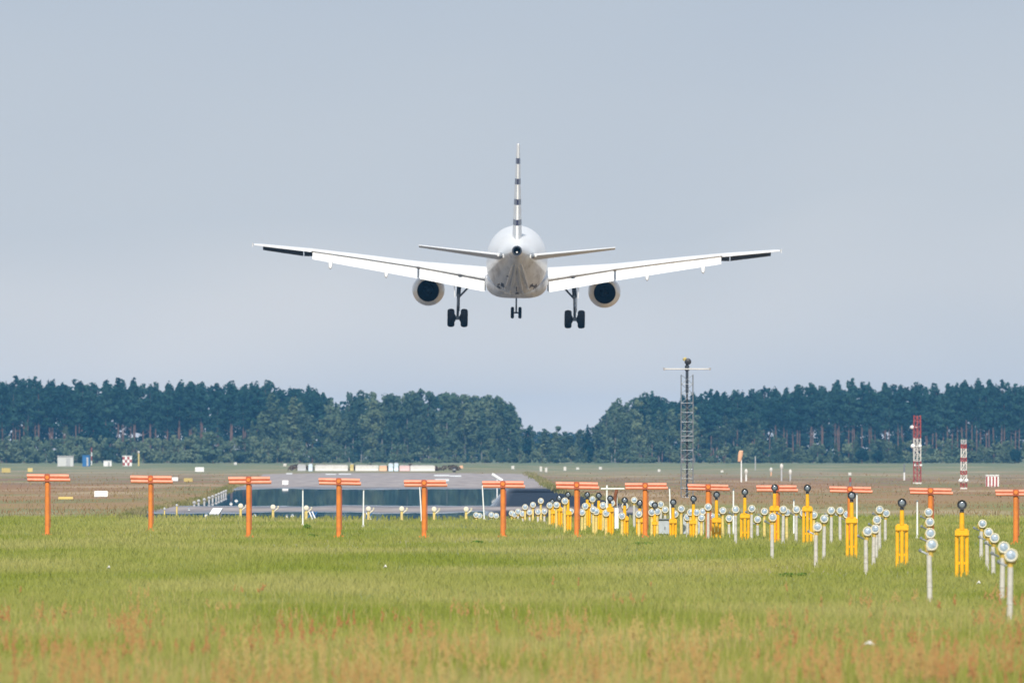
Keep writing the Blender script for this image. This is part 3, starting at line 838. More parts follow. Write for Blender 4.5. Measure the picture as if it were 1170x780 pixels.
# (head x, head y, base y, post x offset in px, post colour)
LIGHTS = [(1155, 634, 712, -1.4, 'post'), (1146.7, 625, 688, -2, 'post'), (1136.3, 614.4, 659, -1.3, 'post'), (1129.6, 608, 651, -1.6, 'post'), (1122.5, 598, 640, -1.5, 'post'),
          (1064.7, 622, 689, -2.3, 'post'), (1063, 609, 664, -1, 'post'), (1062.4, 596, 648, -1, 'post'), (1060.8, 585, 638, -0.5, 'post'),
          (991.3, 606.7, 656, -1.8, 'post'), (1000, 604, 647.5, -2, 'post'), (1002, 593.7, 641, -1, 'post'), (1005, 582, 630, 0, 'post'), (1012.5, 586, 621, -1, 'post'),
          (934, 601.7, 648, -2, 'post'), (941.7, 592.5, 638, -0.5, 'post'), (949.7, 583, 623, 0, 'post'), (960, 583, 619, 0, 'post'), (967.5, 587.5, 618, 0, 'post'),
          (882.7, 590.6, 637.4, -0.5, 'post'), (895, 581.7, 622, -0.5, 'post'), (910, 581.7, 620, -0.5, 'post'), (899, 585, 618, 0, 'ypost'), (930, 588, 618, 0, 'ypost'), (918, 586, 617.5, 0, 'post'),
          (840.4, 581.7, 621, 0, 'post'), (859, 580.8, 617, -0.5, 'post'), (865.6, 593, 615, 0, 'post'), (873.5, 584, 616, 0, 'ypost'), (826, 583, 614, 0, 'ypost'), (833, 592, 614, 0, 'post'),
          (809, 579, 617, 0, 'post'), (801.5, 591, 614, 0, 'ypost'), (796, 585, 614, -0.4, 'ypost'), (789, 585, 613.5, 0, 'ypost'), (813.5, 590, 614, 0, 'ypost'), (803, 584, 610, 0, 'post'),
          (785.5, 590.6, 613, 0, 'post'), (778.5, 581, 613, 0, 'ypost'), (771.4, 587, 613, 0, 'ypost'), (760, 582, 611, 0, 'post'), (755, 576, 606, 0, 'post'), (751, 584, 613, 0, 'ypost'),
          (744.5, 585, 613, 0, 'ypost'), (745, 575, 608, 0, 'ypost'), (730, 587, 613, 0, 'ypost'), (724.6, 571, 603, 0, 'post'), (714, 578, 611, 0, 'ypost'), (710.5, 589, 613, 0, 'ypost'),
          (699, 574.6, 609, 0, 'ypost'), (692.5, 586, 612, 0, 'ypost'), (691.5, 579, 604, 0, 'post'), (689, 577, 607, 0, 'ypost'), (681, 584, 611.5, 0, 'ypost'), (678, 582, 611.5, 0, 'ypost'),
          (677, 570, 600, 0, 'post'), (668.5, 578, 607, 0, 'ypost'), (665, 585, 608.5, 0, 'ypost'), (652, 584, 604, 0, 'post'), (645.4, 572, 610, 0, 'ypost'), (642, 583, 600, 0, 'post'), (635.8, 576.5, 604, 0, 'ypost'),
          (633, 585, 599, 0, 'post'), (628, 577, 601, 0, 'ypost'), (622, 584, 597, 0, 'post'), (618, 572, 596.5, 0, 'ypost'), (614.6, 584.5, 597, 0, 'post'), (609, 576.5, 596, 0, 'ypost'), (605, 585, 596, 0, 'post'),
          (600, 579, 596, 0, 'ypost'), (597, 586.5, 595.5, 0, 'post'), (592, 584, 595, 0, 'post'), (588, 587.5, 594.5, 0, 'post'), (584.7, 586, 594, 0, 'ypost'), (567, 589, 594, 0, 'post'), (561.5, 588, 594, 0, 'post'),
          (548, 589, 594, 0, 'post'), (544, 588, 594, 0, 'ypost')]
NEARLAB = {0: 'tallest and nearest white-posted lamp, frontmost of the five in the tight right-hand row',
           1: 'white-posted lamp directly behind the tallest nearest one, second of the tight row of five',
           2: 'third lamp of the tight row of five beside the last orange antenna',
           3: 'fourth lamp of the tight row of five, half behind the third',
           4: 'rearmost and highest lamp of the tight row of five at right',
           5: 'tall white lamp post below the orange antenna, lowest of four stacked heads',
           6: 'second lowest of the four lamp heads stacked beneath one orange antenna',
           7: 'second highest of the four lamp heads stacked beneath one orange antenna',
           8: 'topmost of the four lamp heads stacked beneath one orange antenna'}
edges = [a[0] for a in ANT]
gaps = {}
for i, l in enumerate(LIGHTS):
    gi = sum(1 for e_ in edges if e_ <= l[0])
    gaps.setdefault(gi, []).append(i)
for gi in gaps:
    gaps[gi].sort(key=lambda i: LIGHTS[i][0])
for i, (hx, hy, by, off, key) in enumerate(LIGHTS):
    b = gp(hx + off, by)
    d = b.y
    zh = hz(hy, d)
    gi = sum(1 for e_ in edges if e_ <= hx)
    rank = gaps[gi].index(i)
    colr = 'white-posted' if key == 'post' else 'yellow-posted'
    lab = NEARLAB.get(i) or '%s approach light, %s one from the left between the %s and %s orange antennas' % (colr, ORD[rank], ORD[gi - 1], ORD[gi])
    t = empty('approach_light', b, lab, 'approach light', 'round approach lights on posts')
    hs = 1.0 if d < 300 else 1.06
    head_z = zh
    hxo = -off * d / F
    use('post', ME_POST[key], t, (0, 0, -0.03), (0, R(random.uniform(-1, 1)), 0), (1, 1, max(0.1, head_z - 0.18 + 0.03)))
    use('bracket', ME_BRK, t, (hxo * 0.5, 0, head_z + 0.01), (0, 0, 0), (hs, hs, 1))
    if i < 30:
        use('socket', ME_SIDE, t, (0, 0, head_z), (0, 0, R(random.uniform(-20, 20))))
    hd = use('lamp_head', ME_HEAD, t, (hxo, -0.02, head_z), (R(random.uniform(-9, -3)), 0, R(random.uniform(-8, 4))), (hs, hs, hs))
    use('lens', ME_LENS, hd)

# ------------------------------------------------------------------ flashing light stands
ME_FHEAD = MB().lathe([(0.11, 0.05), (0.10, 0.085), (0.0, 0.108), (-0.05, 0.112), (-0.062, 0.105), (-0.05, 0.080), (-0.03, 0.066)], 'Y', (0, 0, 0), 24, (True, False)).mesh('flash_head', M['black'])
ME_FLENS = MB().lathe([(-0.03, 0.068), (-0.04, 0.062), (-0.048, 0.034), (-0.05, 0.005)], 'Y', (0, 0, 0), 20, (False, True)).mesh('lens', M['flashglass'])
FLASH = [(1099, 576.5, 605, 659), (1030.5, 574.3, 599.6, 648), (973, 566, 591.7, 638), (922.5, 557.5, 579, 622.5), (885, 557, 578.5, 619.5), (851, 562, 587, 617), (818.6, 565, 592, 615.6),
         (792.3, 569.7, 594, 614), (769, 573.6, 593, 613.5), (748, 577, 595, 613), (731, 574.6, 592, 612.5), (713.7, 571.4, 590, 612.5), (697, 569.3, 580, 612), (684, 566, 582, 607), (671, 565, 575, 602),
         (649, 565, 584, 606), (639, 569, 580, 602), (631, 573, 583, 600)]
for i, (x, yh, ybd, yb) in enumerate(FLASH):
    b = gp(x, yb)
    d = b.y
    zb_, zh = hz(ybd, d), hz(yh, d)
    t = empty('flasher_stand', b, 'yellow three-tube stand with black flash lamp, %s in its receding line' % ('nearest' if i == 0 else ORD[i] + ' nearest'), 'light stand',
              'yellow stands with black flash lamps')
    w = 0.29 if i < 7 else 0.24
    bd = MB()
    for q in (-1, 0, 1):
        bd.tube((q * (w / 2 - 0.04), 0.04 * abs(q), -0.05), (q * (w / 2 - 0.04), 0.04 * abs(q), zb_ - 0.06), 0.042, 0.042, 12)
    bd.box((0, 0.03, 0.3 * zb_), (w * 0.8, 0.03, 0.05))
    bo = bd.build('tripod_tubes', M['yellow'], t)
    MB().box((0, 0.02, zb_ - 0.06), (w, 0.15, 0.17)).build('collar', M['yellow'], bo, bevel=0.03)
    MB().tube((0, 0, zb_), (0, 0, zh - 0.15), 0.055, 0.048, 14).build('neck', M['yellow'], t)
    hd = use('flash_head', ME_FHEAD, t, (0, -0.02, zh), (R(-5), 0, R(random.uniform(-10, 10))), (0.92, 0.92, 0.92))
    use('lens', ME_FLENS, hd)
    MB().tube((0, 0, zh - 0.17), (0, 0, zh - 0.08), 0.05, 0.04, 12).build('mount', M['black'], hd, loc=(0, 0.02, -zh))

# ------------------------------------------------------------------ threshold light posts on the near edge of the runway
ME_TH = MB().lathe([(0.12, 0.07), (0.03, 0.14), (-0.02, 0.155), (-0.06, 0.14), (-0.08, 0.02)], 'Y', (0, 0, 0), 18, (True, True)).mesh('lamp_head', M['ring'])
for x, yh, yb, lab in ((275, 577.7, 592.5, 'cream threshold lamp on a short post beside the white ground marker'), (312, 579, 593, 'cream threshold lamp on a short post, alone between second white pole and antennas'),
                       (350, 580, 593.5, 'cream threshold lamp beside the blue and white chevron marker'), (421, 581, 593.5, 'cream threshold lamp beside the small blue marker by a thin pole'),
                       (459, 581, 594, 'cream threshold lamp standing alone left of the fifth orange antenna'), (496, 581.5, 594, 'cream threshold lamp just right of the fifth orange antenna'),
                       (532.6, 581.5, 594, 'cream threshold lamp left of the leaning white pole by sixth antenna')):
    b = gp(x, yb)
    zh = hz(yh, b.y)
    t = empty('threshold_light', b, lab, 'runway light', 'cream lamps along the runway end')
    MB().tube((0, 0, -0.05), (0, 0, zh - 0.06), 0.06, 0.05, 12).build('post', M['ypost'], t)
    use('lamp_head', ME_TH, t, (0, -0.03, zh), (R(-6), 0, 0), (0.66, 0.66, 0.66))
    MB().tube((0.0, 0, zh - 0.2), (0.19, 0, zh - 0.05), 0.03, n=8).lathe([(-0.02, 0.02), (0.03, 0.04), (0.10, 0.035)], 'Z', (0.2, 0, zh - 0.05), 10).build('side_lamp', M['ring'], t)
def chevron(x, y0, y1, xw, lab):
    b = gp(x, y1)
    k = b.y / F
    h = (y1 - y0) * k
    w = xw * k
    t = empty('chevron_marker', b, lab, 'marker')
    MB().box((-w * 0.55, 0, h * 0.45), (w * 0.35, 0.05, h * 0.9)).build('yellow_panel', M['yel2'], t, bevel=0.01)
    v = MB()
    for q in (-0.15, 0.2, 0.5):
        v.box((w * q, 0, h * 0.5), (w * 0.14, 0.05, h), rot=(0, R(28), 0))
    v.build('blue_slat', M['blue'], t)
    v = MB()
    for q in (0.02, 0.36):
        v.box((w * q, -0.01, h * 0.5), (w * 0.16, 0.05, h), rot=(0, R(-24), 0))
    v.build('white_slat', M['white'], t)
chevron(355, 583.5, 593.3, 10, 'small blue and white chevron marker with yellow panel on runway end')
chevron(420, 585, 593.3, 6, 'tiny blue marker with yellow panel behind the second thin pole')

# thin white poles
for i, (xa, ya, xb, yb, lab) in enumerate(((346, 560, 346, 601, 'thin upright white pole between the third and fourth orange antennas'), (415.5, 560, 415, 602, 'thin upright white pole between the fourth and fifth orange antennas'),
                     (479.5, 556, 482, 596, 'thin leaning white pole against the fifth orange antenna post'), (551, 554, 553.5, 594.5, 'thin leaning white pole under the sixth antenna bar'),
                     (765, 558, 766.5, 606, 'thin white pole right of the eighth orange antenna'), (838, 560, 838, 612, 'thin white pole right of the ninth orange antenna'),
                     (907, 572, 907, 612, 'thin white pole right of the tenth orange antenna'),
                     (979, 565, 979, 612, 'thin white pole right of the eleventh orange antenna'), (1048, 573, 1048, 616, 'thin white pole left of the twelfth antenna post'))):
    b = gp(xb, yb)
    zt = hz(ya, b.y)
    dx = (xa - xb) * b.y / F
    t = empty('marker_pole', b, lab, 'pole', 'thin white marker poles')
    MB().tube((0, 0, -0.05), (dx, 0, zt), 0.030, 0.024, 8).build('rod', M['white'], t)
    MB().lathe([(0, 0.03), (0.02, 0.035), (0.05, 0.02)], 'Z', (dx, 0, zt), 8).build('tip_cap', M['galv'], t)
    MB().lathe([(0, 0.08), (0.04, 0.06), (0.09, 0.035)], 'Z', (0, 0, 0), 10).build('foot', M['concrete'], t)

# white cross marker and draped windsock-like canvas
b = gp(693.4, 609); k = b.y / F
t = empty('cross_marker', b, 'white pole with long horizontal crossbar left of the eighth antenna', 'marker')
MB().tube((0, 0, 0), (0, 0, hz(554, b.y)), 0.032, 0.028, 8).build('upright', M['white'], t)
MB().box(((700 - 693.4) * k, -0.03, hz(558, b.y)), (27 * k, 0.05, 0.045)).build('crossbar', M['white'], t, bevel=0.008)
b = gp(704.5, 606); k = b.y / F
t = empty('canvas_marker', b, 'white post with limp brown canvas sleeve hanging from its top', 'marker')
MB().tube((0, 0.02, 0), (0, 0.02, hz(557, b.y)), 0.035, 0.03, 8).build('post', M['white'], t)
MB().box((0, 0, hz(592, b.y)), (4.5 * k, 0.06, 24 * k)).build('board', M['white'], t, bevel=0.01)
cv = [Vector((0, -0.05, hz(556.5, b.y))), Vector((0.03 * 0, -0.06, hz(560, b.y))), Vector((-0.045, -0.06, hz(566, b.y))), Vector((-0.05, -0.06, hz(572, b.y))), Vector((-0.02, -0.06, hz(578, b.y)))]
MB().path(cv, [0.02, 0.055, 0.06, 0.055, 0.03], 10).build('canvas_sleeve', M['brown'], t)

# silver cabinets among the lights
for x0, x1, y0, y1, lab in ((753, 766, 594, 613.2, 'narrow silver equipment cabinet among the lights right of the eighth antenna'), (782, 801.5, 589, 613.6, 'wide silver equipment cabinet among the lights left of the ninth antenna')):
    b = gp((x0 + x1) / 2, y1); k = b.y / F
    w, h = (x1 - x0) * k, (y1 - y0) * k
    t = empty('equipment_cabinet', b + Vector((0, 3, 0)), lab, 'cabinet', 'silver equipment cabinets')
    MB().box((0, 0, h / 2 + 0.03), (w, 0.4, h - 0.06)).build('body', M['cabinet'], t, bevel=0.012)
    MB().box((0, -0.02, h + 0.015), (w * 1.06, 0.48, 0.035)).build('lid', M['galv'], t, bevel=0.008)
    for q in ((-0.25, 0.25) if w > 0.45 else (0,)):
        dr_ = MB().box((w * q, -0.206, h / 2 + 0.03), (w * (0.46 if w > 0.45 else 0.86), 0.012, h * 0.82)).build('door', M['cabinet'], t, bevel=0.004)
        MB().box((w * q + w * 0.12, -0.222, h / 2), (0.02, 0.02, 0.09)).build('handle', M['black'], dr_)
    MB().box((0, 0, 0.0), (w * 0.9, 0.36, 0.06)).build('plinth', M['greyblk'], t)

# white posts along the left runway shoulder
pts = [(222, 578.5), (227, 576.5), (233.5, 575), (239, 573), (243, 571.5), (247, 570), (250, 568.5), (253, 567.3), (255.5, 566), (258, 565)]
for i, (x, yb) in enumerate(pts):
    b = gp(x, yb)
    t = empty('edge_post', b, 'short white post on the left runway shoulder, %s from the near end' % ORD[i], 'post', 'white posts on the left runway shoulder')
    h = 4.2 * b.y / F
    MB().tube((0, 0, -0.05), (0, 0, h), 0.06, 0.05, 10).build('stem', M['greyblk'], t)
    MB().lathe([(h - 0.02, 0.09), (h + 0.05, 0.085), (h + 0.09, 0.03)], 'Z', (0, 0, 0), 10).build('reflector_cap', M['greyblk'], t)
for x, y0, yb, wpx, lab in ((202, 578, 588, 3.0, 'pale fencing post near the left runway corner, tallest of that pair'), (188, 582, 590, 2.2, 'short pale post at the left tip of the pavement')):
    b = gp(x, yb); k = b.y / F
    t = empty('edge_post', b, lab, 'post')
    MB().tube((0, 0, -0.05), (0, 0, (yb - y0) * k), wpx * k * 0.4, wpx * k * 0.35, 10).build('stem', M['ypost'], t)
    MB().lathe([(0, 0.05), (0.07, 0.045), (0.1, 0.02)], 'Z', (0, 0, (yb - y0) * k), 10).build('reflector_cap', M['greyblk'], t)

# white marker boards / ground markers
def marker(x, yc, wpx, hpx, mat, lab, name='marker_board', cat='marker', roof=False, lean=0.0, legs=True):
    yb = yc + hpx / 2
    b = gp(x, yb); k = b.y / F
    w, h = wpx * k, hpx * k
    t = empty(name, b, lab, cat)
    z0 = 0.12 * h if legs else 0
    MB().box((0, 0, z0 + (h - z0) / 2), (w, max(0.08, 0.12 * w), h - z0), rot=(R(-lean), 0, 0)).build('panel', mat, t, bevel=0.02)
    for q in (-0.36, 0.36):
        MB().tube((w * q, 0.04, -0.05), (w * q, 0.04, z0 + h * 0.4), 0.035, n=8).build('leg', M['galv'], t)
    return t
marker(115.5, 564.5, 15.5, 8, M['white'], 'bright white marker board standing alone in the brown field at left')
marker(228, 536.5, 10, 6, M['white'], 'small white marker board with yellowish foot in the far left field')
marker(200, 547.5, 7, 5, M['white'], 'small white marker board beside the right end of the second antenna')
marker(215, 548.5, 10, 5, M['yel2'], 'low cream and yellow marker board right of the second antenna')
marker(75, 569, 17, 3.5, M['ypost'], 'low cream strip lying in the brown field beside the first antenna', legs=True)
marker(7, 537.5, 10, 6, M['yel2'], 'small yellow sign board at the far left edge')
marker(34.5, 537, 5.5, 5, M['ypost'], 'small cream sign board beside the yellow one at far left')
marker(326, 551.5, 7, 6, M['white'], 'tall narrow white board standing on the runway concrete')
marker(61.5, 523.8, 4, 4, M['white'], 'tiny white board left of the grey hut')
for x, yc, w_, h_, lab in ((269, 529.5, 4, 4, 'tiny white board in the green strip above the third antenna'), (325.5, 531, 4, 4, 'tiny white board in the green strip left of the barrier row'),
                           (527, 533.5, 4.5, 4.5, 'small peach board in the green strip right of the barrier row'), (586, 534, 4, 5, 'tiny white board above the sixth antenna'),
                           (618, 536, 3, 8, 'thin white board, left of the pair above the runway corner'), (624, 537, 3, 7, 'thin white board, right of the pair above the runway corner'),
                           (645.5, 535.5, 3.5, 6, 'tiny white board above the seventh antenna, right of the pair'), (660, 535.2, 4, 3.5, 'tiny white board between the seventh and eighth antennas'),
                           (686, 534.8, 4, 4, 'tiny white board above the cross marker'), (753, 537.5, 3.5, 4, 'tiny white board left of the lattice mast foot'),
                           (825, 538.5, 3.5, 3.5, 'tiny white board left of the windsock'), (971, 541.5, 4, 4.5, 'tiny white board above the eleventh antenna')):
    marker(x, yc, w_ * 0.85, h_ * 0.85, M['peach'] if 'peach' in lab else M['concrete'], lab)
b = gp(246, 588.5); k = b.y / F
t = empty('ground_marker', b, 'large white slab marker lying tilted on the left of the runway end', 'marker')
MB().add([Vector((-7 * k, 0, 0.06)), Vector((4 * k, 0, 0.06)), Vector((8 * k, 0.5, 0.30)), Vector((-3 * k, 0.5, 0.30)),
          Vector((-7 * k, 0.05, 0.0)), Vector((4 * k, 0.05, 0.0)), Vector((8 * k, 0.55, 0.22)), Vector((-3 * k, 0.55, 0.22))],
         [(0, 1, 2, 3), (7, 6, 5, 4), (0, 4, 5, 1), (1, 5, 6, 2), (2, 6, 7, 3), (3, 7, 4, 0)]).build('slab', M['white'], t)
MB().box((5 * k, 0.42, 0.10), (0.12, 0.12, 0.2)).build('foot', M['greyblk'], t)
for i, (x, y, w_, lab) in enumerate(((264, 574.5, 4, 'white runway light cover beyond the white slab, nearer one'), (270, 571, 4.5, 'white runway light cover beyond the white slab, farther one'),
                                (216, 581.5, 3, 'white runway light cover on the grey left shoulder'), (236, 588, 5, 'low white light cover in front of the white slab'),
                                (291, 588.5, 6, 'low white light cover right of the third antenna post'), (334, 588.6, 5, 'low white light cover left of the chevron marker'), (328, 589, 3, 'smallest light cover left of the chevron marker'))):
    b = gp(x, y + 1.2); r_ = w_ / 2 * b.y / F
    t = empty('runway_light', b, lab, 'runway light')
    MB().lathe([(0, r_), (0.02, r_ * 0.95), (0.05, r_ * 0.6), (0.06, r_ * 0.1)], 'Z', (0, 0, 0), 14).build('cover', M['concrete'], t)
    MB().lathe([(0.05, 0.05), (0.08, 0.06), (0.10, 0.03)], 'Z', (0, 0, 0), 10).build('lens', M['lens'], t)
# pale patches painted on the far concrete
pm_ = M['white']
for i, (x, y, w_, h_) in enumerate(((330.5, 540.9, 7, 1.2), (378, 541.6, 12, 1.0), (394, 541.4, 14, 1.0), (505, 543, 18, 1.5), (520, 543.6, 14, 1.4), (505, 548.3, 16, 2.4))):
    q = [gp(x - w_ / 2, y + h_ / 2, 0.012), gp(x + w_ / 2, y + h_ / 2, 0.012), gp(x + w_ / 2, y - h_ / 2, 0.012), gp(x - w_ / 2, y - h_ / 2, 0.012)]
    tag(MB().add(q, [(0, 1, 2, 3)]).build('runway_marking', pm_, smooth=False), kind='structure')
b = gp(569, 558); k = b.y / F
t = empty('leaning_board', b, 'long white board leaning diagonally behind the sixth orange antenna', 'board')
MB().tube((-7 * k, 0, 16.5 * k), (5 * k, 0, 9 * k), 0.12, 0.12, 8).build('plank', M['white'], t)
MB().tube((-1 * k, 0, 0), (-1 * k, 0, 13 * k), 0.05, n=8).build('prop', M['white'], t)

# ------------------------------------------------------------------ barrier row beyond the runway
def barrier(x0, x1, y0, y1, mat, lab):
    b = gp((x0 + x1) / 2, y1); k = b.y / F
    w, h = (x1 - x0) * k, (y1 - y0) * k
    t = empty('barrier', b, lab, 'barrier', 'low barriers beyond the runway')
    prof = [(-0.30, 0.0), (-0.30, 0.12 * h), (-0.14, 0.4 * h), (-0.09, h), (0.09, h), (0.14, 0.4 * h), (0.30, 0.12 * h), (0.30, 0)]
    MB().loft([[Vector((sx_ * w / 2, a, z)) for a, z in prof] for sx_ in (-1, 1)]).build('block', mat, t, smooth=False)
    n = max(2, int(w / 1.8))
    MB().loft([[Vector((sx_ * (w / 2 - 0.1), a * 0.7, h + 0.02 + z * 0.1)) for a, z in ((-0.1, 0), (-0.1, 1), (0.1, 1), (0.1, 0))] for sx_ in (-1, 1)]).build('top_rail', M['greyblk'], t, smooth=False)
for x0, x1, y0, y1, mk, lab in ((340, 349.5, 531, 537.8, 'greyblk', 'short grey barrier at the left end of the barrier row'), (352.5, 357, 530, 538, 'paleblue', 'narrow pale green-grey barrier, second from left in the row'),
                                (360, 397.5, 531.5, 537.8, 'concrete', 'longest white barrier in the left half of the row'), (400, 404, 530.3, 537.8, 'yel2', 'narrow yellowish barrier near the middle of the row'),
                                (406, 432.5, 531.8, 537.8, 'concrete', 'white barrier between the yellowish and orange ones'), (433.5, 442, 532, 537.8, 'peach', 'orange-peach barrier in the row'),
                                (444, 449, 529.5, 538, 'paleblue', 'pale blue upright barrier, left of a pair'), (450.5, 455, 529, 538, 'paleblue', 'pale blue upright barrier, right of a pair'),
                                (456.5, 468, 532, 537.8, 'pink', 'pink faded barrier in the row'), (468.8, 497, 532, 538, 'concrete', 'white barrier at the right end of the row')):
    barrier(x0, x1, y0, y1, M[mk], lab)
b = gp(519, 539.3); k = b.y / F
t = empty('dark_stump', b, 'dark stubby bollard right of the barrier row', 'bollard')
MB().lathe([(0, 0.22), (5 * k, 0.2), (6 * k, 0.12)], 'Z', (0, 0, 0), 12).build('body', M['black'], t)
MB().lathe([(2.6 * k, 0.225), (3.6 * k, 0.22)], 'Z', (0, 0, 0), 12, (False, False)).build('band', M['greyblk'], t)

# ------------------------------------------------------------------ huts
def hut(x, y0, y1, wpx, body, lab, roofmat=None, checks=None, mast=None, door=True):
    b = gp(x, y1); k = b.y / F
    w, h = wpx * k, (y1 - y0) * k
    t = empty('equipment_hut', b, lab, 'hut')
    wl = MB().box((0, 0, h * 0.46), (w, w * 0.8, h * 0.92)).build('wall', body, t, bevel=0.03)
    rf = MB().box((0, 0, h * 0.95), (w * 1.08, w * 0.9, h * 0.08)).build('roof', roofmat or M['greyblk'], t, bevel=0.03)
    if door:
        dr_ = MB().box((w * 0.18, -w * 0.4 - 0.02, h * 0.42), (w * 0.26, 0.04, h * 0.72)).build('door', M['greyblk'], t)
        MB().box((w * 0.1, -w * 0.4 - 0.06, h * 0.42), (0.05, 0.05, 0.12)).build('handle', M['black'], dr_)
    if checks == 'check':
        nx, nz = 4, 3
        for i in range(nx):
            for j in range(nz):
                if (i + j) % 2 == 0:
                    MB().box((-w / 2 + (i + 0.5) * w / nx, -w * 0.4 - 0.012, h * 0.06 + (j + 0.5) * h * 0.84 / nz), (w / nx, 0.03, h * 0.84 / nz)).build('red_square', M['red'], wl)
    if checks == 'stripe':
        for i in range(4):
            MB().box((-w / 2 + (2 * i + 0.6) * w / 8, -w * 0.4 - 0.012, h * 0.44), (w / 8, 0.03, h * 0.82)).build('red_stripe', M['red'], wl)
    if mast:
        MB().tube((mast[0] * k, 0, h * 0.95), (mast[0] * k, 0, h + mast[1] * k), 0.05, 0.04, 8).build('mast', M['galv'], t)
    return t
hut(75, 520.3, 532.6, 18, M['hut'], 'pale grey equipment hut at the foot of the left forest', mast=(9, 3))
hut(98.5, 519.5, 532.7, 8.5, M['blue'], 'deep blue equipment cabin right of the grey hut', roofmat=M['blue'], mast=None)
hut(145.5, 520.3, 532.3, 10.5, M['white'], 'small red and white checkered hut in the far left field', roofmat=M['white'], checks='check', mast=(-1, 8), door=False)
hut(1133.5, 542, 556, 15, M['white'], 'red and white striped hut in the far right field', roofmat=M['white'], checks='stripe', door=False)
t = hut(123, 526, 532.5, 9, M['white'], 'small low white cabin between the blue and checkered huts', roofmat=M['white'], door=True)
def pole(x, y0, y1, r_, mats, lab, name='signal_pole', cat='pole', head=None):
    b = gp(x, y1); k = b.y / F
    h = (y1 - y0) * k
    t = empty(name, b, lab, cat)
    n = len(mats)
    for i, m_ in enumerate(mats):
        MB().tube((0, 0, h * i / n - (0.1 if i == 0 else 0)), (0, 0, h * (i + 1) / n), r_, r_, 10).build('pole_section', M[m_], t)
    if head:
        MB().lathe([(-0.05, head * 0.6), (0.1, head), (0.3, head), (0.45, head * 0.3)], 'Z', (0, 0, h), 12).build('head', M['concrete'], t)
    return t
pole(104.6, 511, 531, 0.11, ['white', 'red', 'white', 'red'], 'thin red and white pole beside the blue cabin')
pole(158.5, 517.5, 532, 0.14, ['ypost'], 'thin cream pole with small head right of the checkered hut', head=0.22)
pole(863, 521, 537, 0.085, ['greyblk'], 'thin white mast right of the windsock')
pole(893, 535, 549.3, 0.085, ['greyblk'], 'thin white mast with small head, taller of two above the tenth antenna', head=0.16)
pole(903, 541.5, 549.5, 0.085, ['greyblk'], 'short white curved lamp, lower of two above the tenth antenna', head=0.14)
pole(852.5, 541, 549.5, 0.08, ['white'], 'short white lamp at the foot of the windsock', head=0.15)
pole(881, 538.5, 543.5, 0.09, ['peach'], 'short peach post between windsock and tenth antenna', head=0.16)
pole(971.5, 545, 556, 0.08, ['galv', 'red'], 'thin grey and red pole rising behind the eleventh antenna')
pole(1033.2, 530, 549, 0.08, ['white', 'galv'], 'slim whitish pole left of the taller red and white tower')
# windsock
b = gp(847, 550.5); k = b.y / F
t = empty('windsock', b, 'limp orange windsock hanging from a white pole before the right forest', 'windsock')
MB().tube((0, 0, 0), (0, 0, 28 * k), 0.07, 0.055, 10).build('pole', M['white'], t)
ws = MB()
ws.lathe([(0, 0.06), (0.4, 0.16), (1.2 * 0.8, 0.26), (1.0, 0.26)], 'Z', (0, 0, 0), 14)
wso = MB().loft([[Vector((-2.0 * k * u - (0.02), 0, 36 * k - 13 * k * u)) + Vector((r_ * math.cos(q) * 1.0, r_ * math.sin(q), 0)) for q in [2 * math.pi * j / 14 for j in range(14)]]
                 for u, r_ in ((0, 0.12), (0.06, 0.20), (0.35, 0.22), (0.7, 0.19), (0.95, 0.15), (1.0, 0.06))])
for v_i, v_ in enumerate(wso.v):
    pass
wso.build('sock', M['peach'], t)
MB().tube((0, 0, 28 * k), (0.0, 0, 36 * k), 0.05, 0.05, 8).build('arm', M['galv'], t)

# ------------------------------------------------------------------ lattice towers
def lattice(mb, w0, w1, z0, z1, nbay, r_leg, r_br, tri=False, mi=0):
    def corner(q, z):
        w = w0 + (w1 - w0) * (z - z0) / (z1 - z0)
        return Vector((q[0] * w / 2, q[1] * w / 2, z))
    cs = [(-1, -1), (1, -1), (1, 1), (-1, 1)]
    for q in cs:
        mb.tube(corner(q, z0), corner(q, z1), r_leg, r_leg, 6, mi)
    for i in range(nbay):
        a, b_ = z0 + (z1 - z0) * i / nbay, z0 + (z1 - z0) * (i + 1) / nbay
        for j in range(4):
            p, q = cs[j], cs[(j + 1) % 4]
            mb.tube(corner(p, a), corner(q, a), r_br, r_br, 5, mi)
            if (i + j) % 2: p, q = q, p
            mb.tube(corner(p, a), corner(q, b_), r_br, r_br, 5, mi)
    return mb
b = gp(785, 568); d = b.y; k = d / F
t = empty('lattice_mast', b, 'tall slender grey lattice mast with white crossarm and dark lamp on top', 'mast')
lattice(MB(), 13.5 * k, 13.5 * k, 0, hz(428, d), 13, 0.028, 0.015).build('lattice', M['galv'], t)
MB().tube((0, 0, 0), (0, 0, hz(420, d)), 0.06, 0.06, 10).tube((0, 0, hz(450, d)), (0, 0, hz(414, d)), 0.085, 0.085, 10).build('inner_pole', M['gearmetal'], t)
MB().tube((-26 * k, -0.1, hz(421.5, d)), (26 * k, -0.1, hz(421.5, d)), 0.04, 0.04, 10).build('crossarm', M['concrete'], t)
for sx in (-1, 1):
    MB().lathe([(-0.08, 0.05), (0.08, 0.07)], 'Z', (sx * 26 * k, -0.1, hz(421.5, d)), 10).build('arm_cap', M['greyblk'], t)
lp = MB().lathe([(-0.16, 0.06), (-0.12, 0.16), (0.1, 0.2), (0.2, 0.12), (0.24, 0.05)], 'Y', (0.05, -0.05, hz(413, d)), 16).build('lamp', M['black'], t)
MB().lathe([(0, 0.12), (0.12, 0.13), (0.2, 0.05)], 'Z', (-0.12, 0.1, hz(412, d)), 12).build('beacon', M['yel2'], lp)
MB().lathe([(0, 0.13), (0.3, 0.13)], 'Z', (0, 0, hz(423.5, d)), 12).build('junction_box', M['gearmetal'], t)
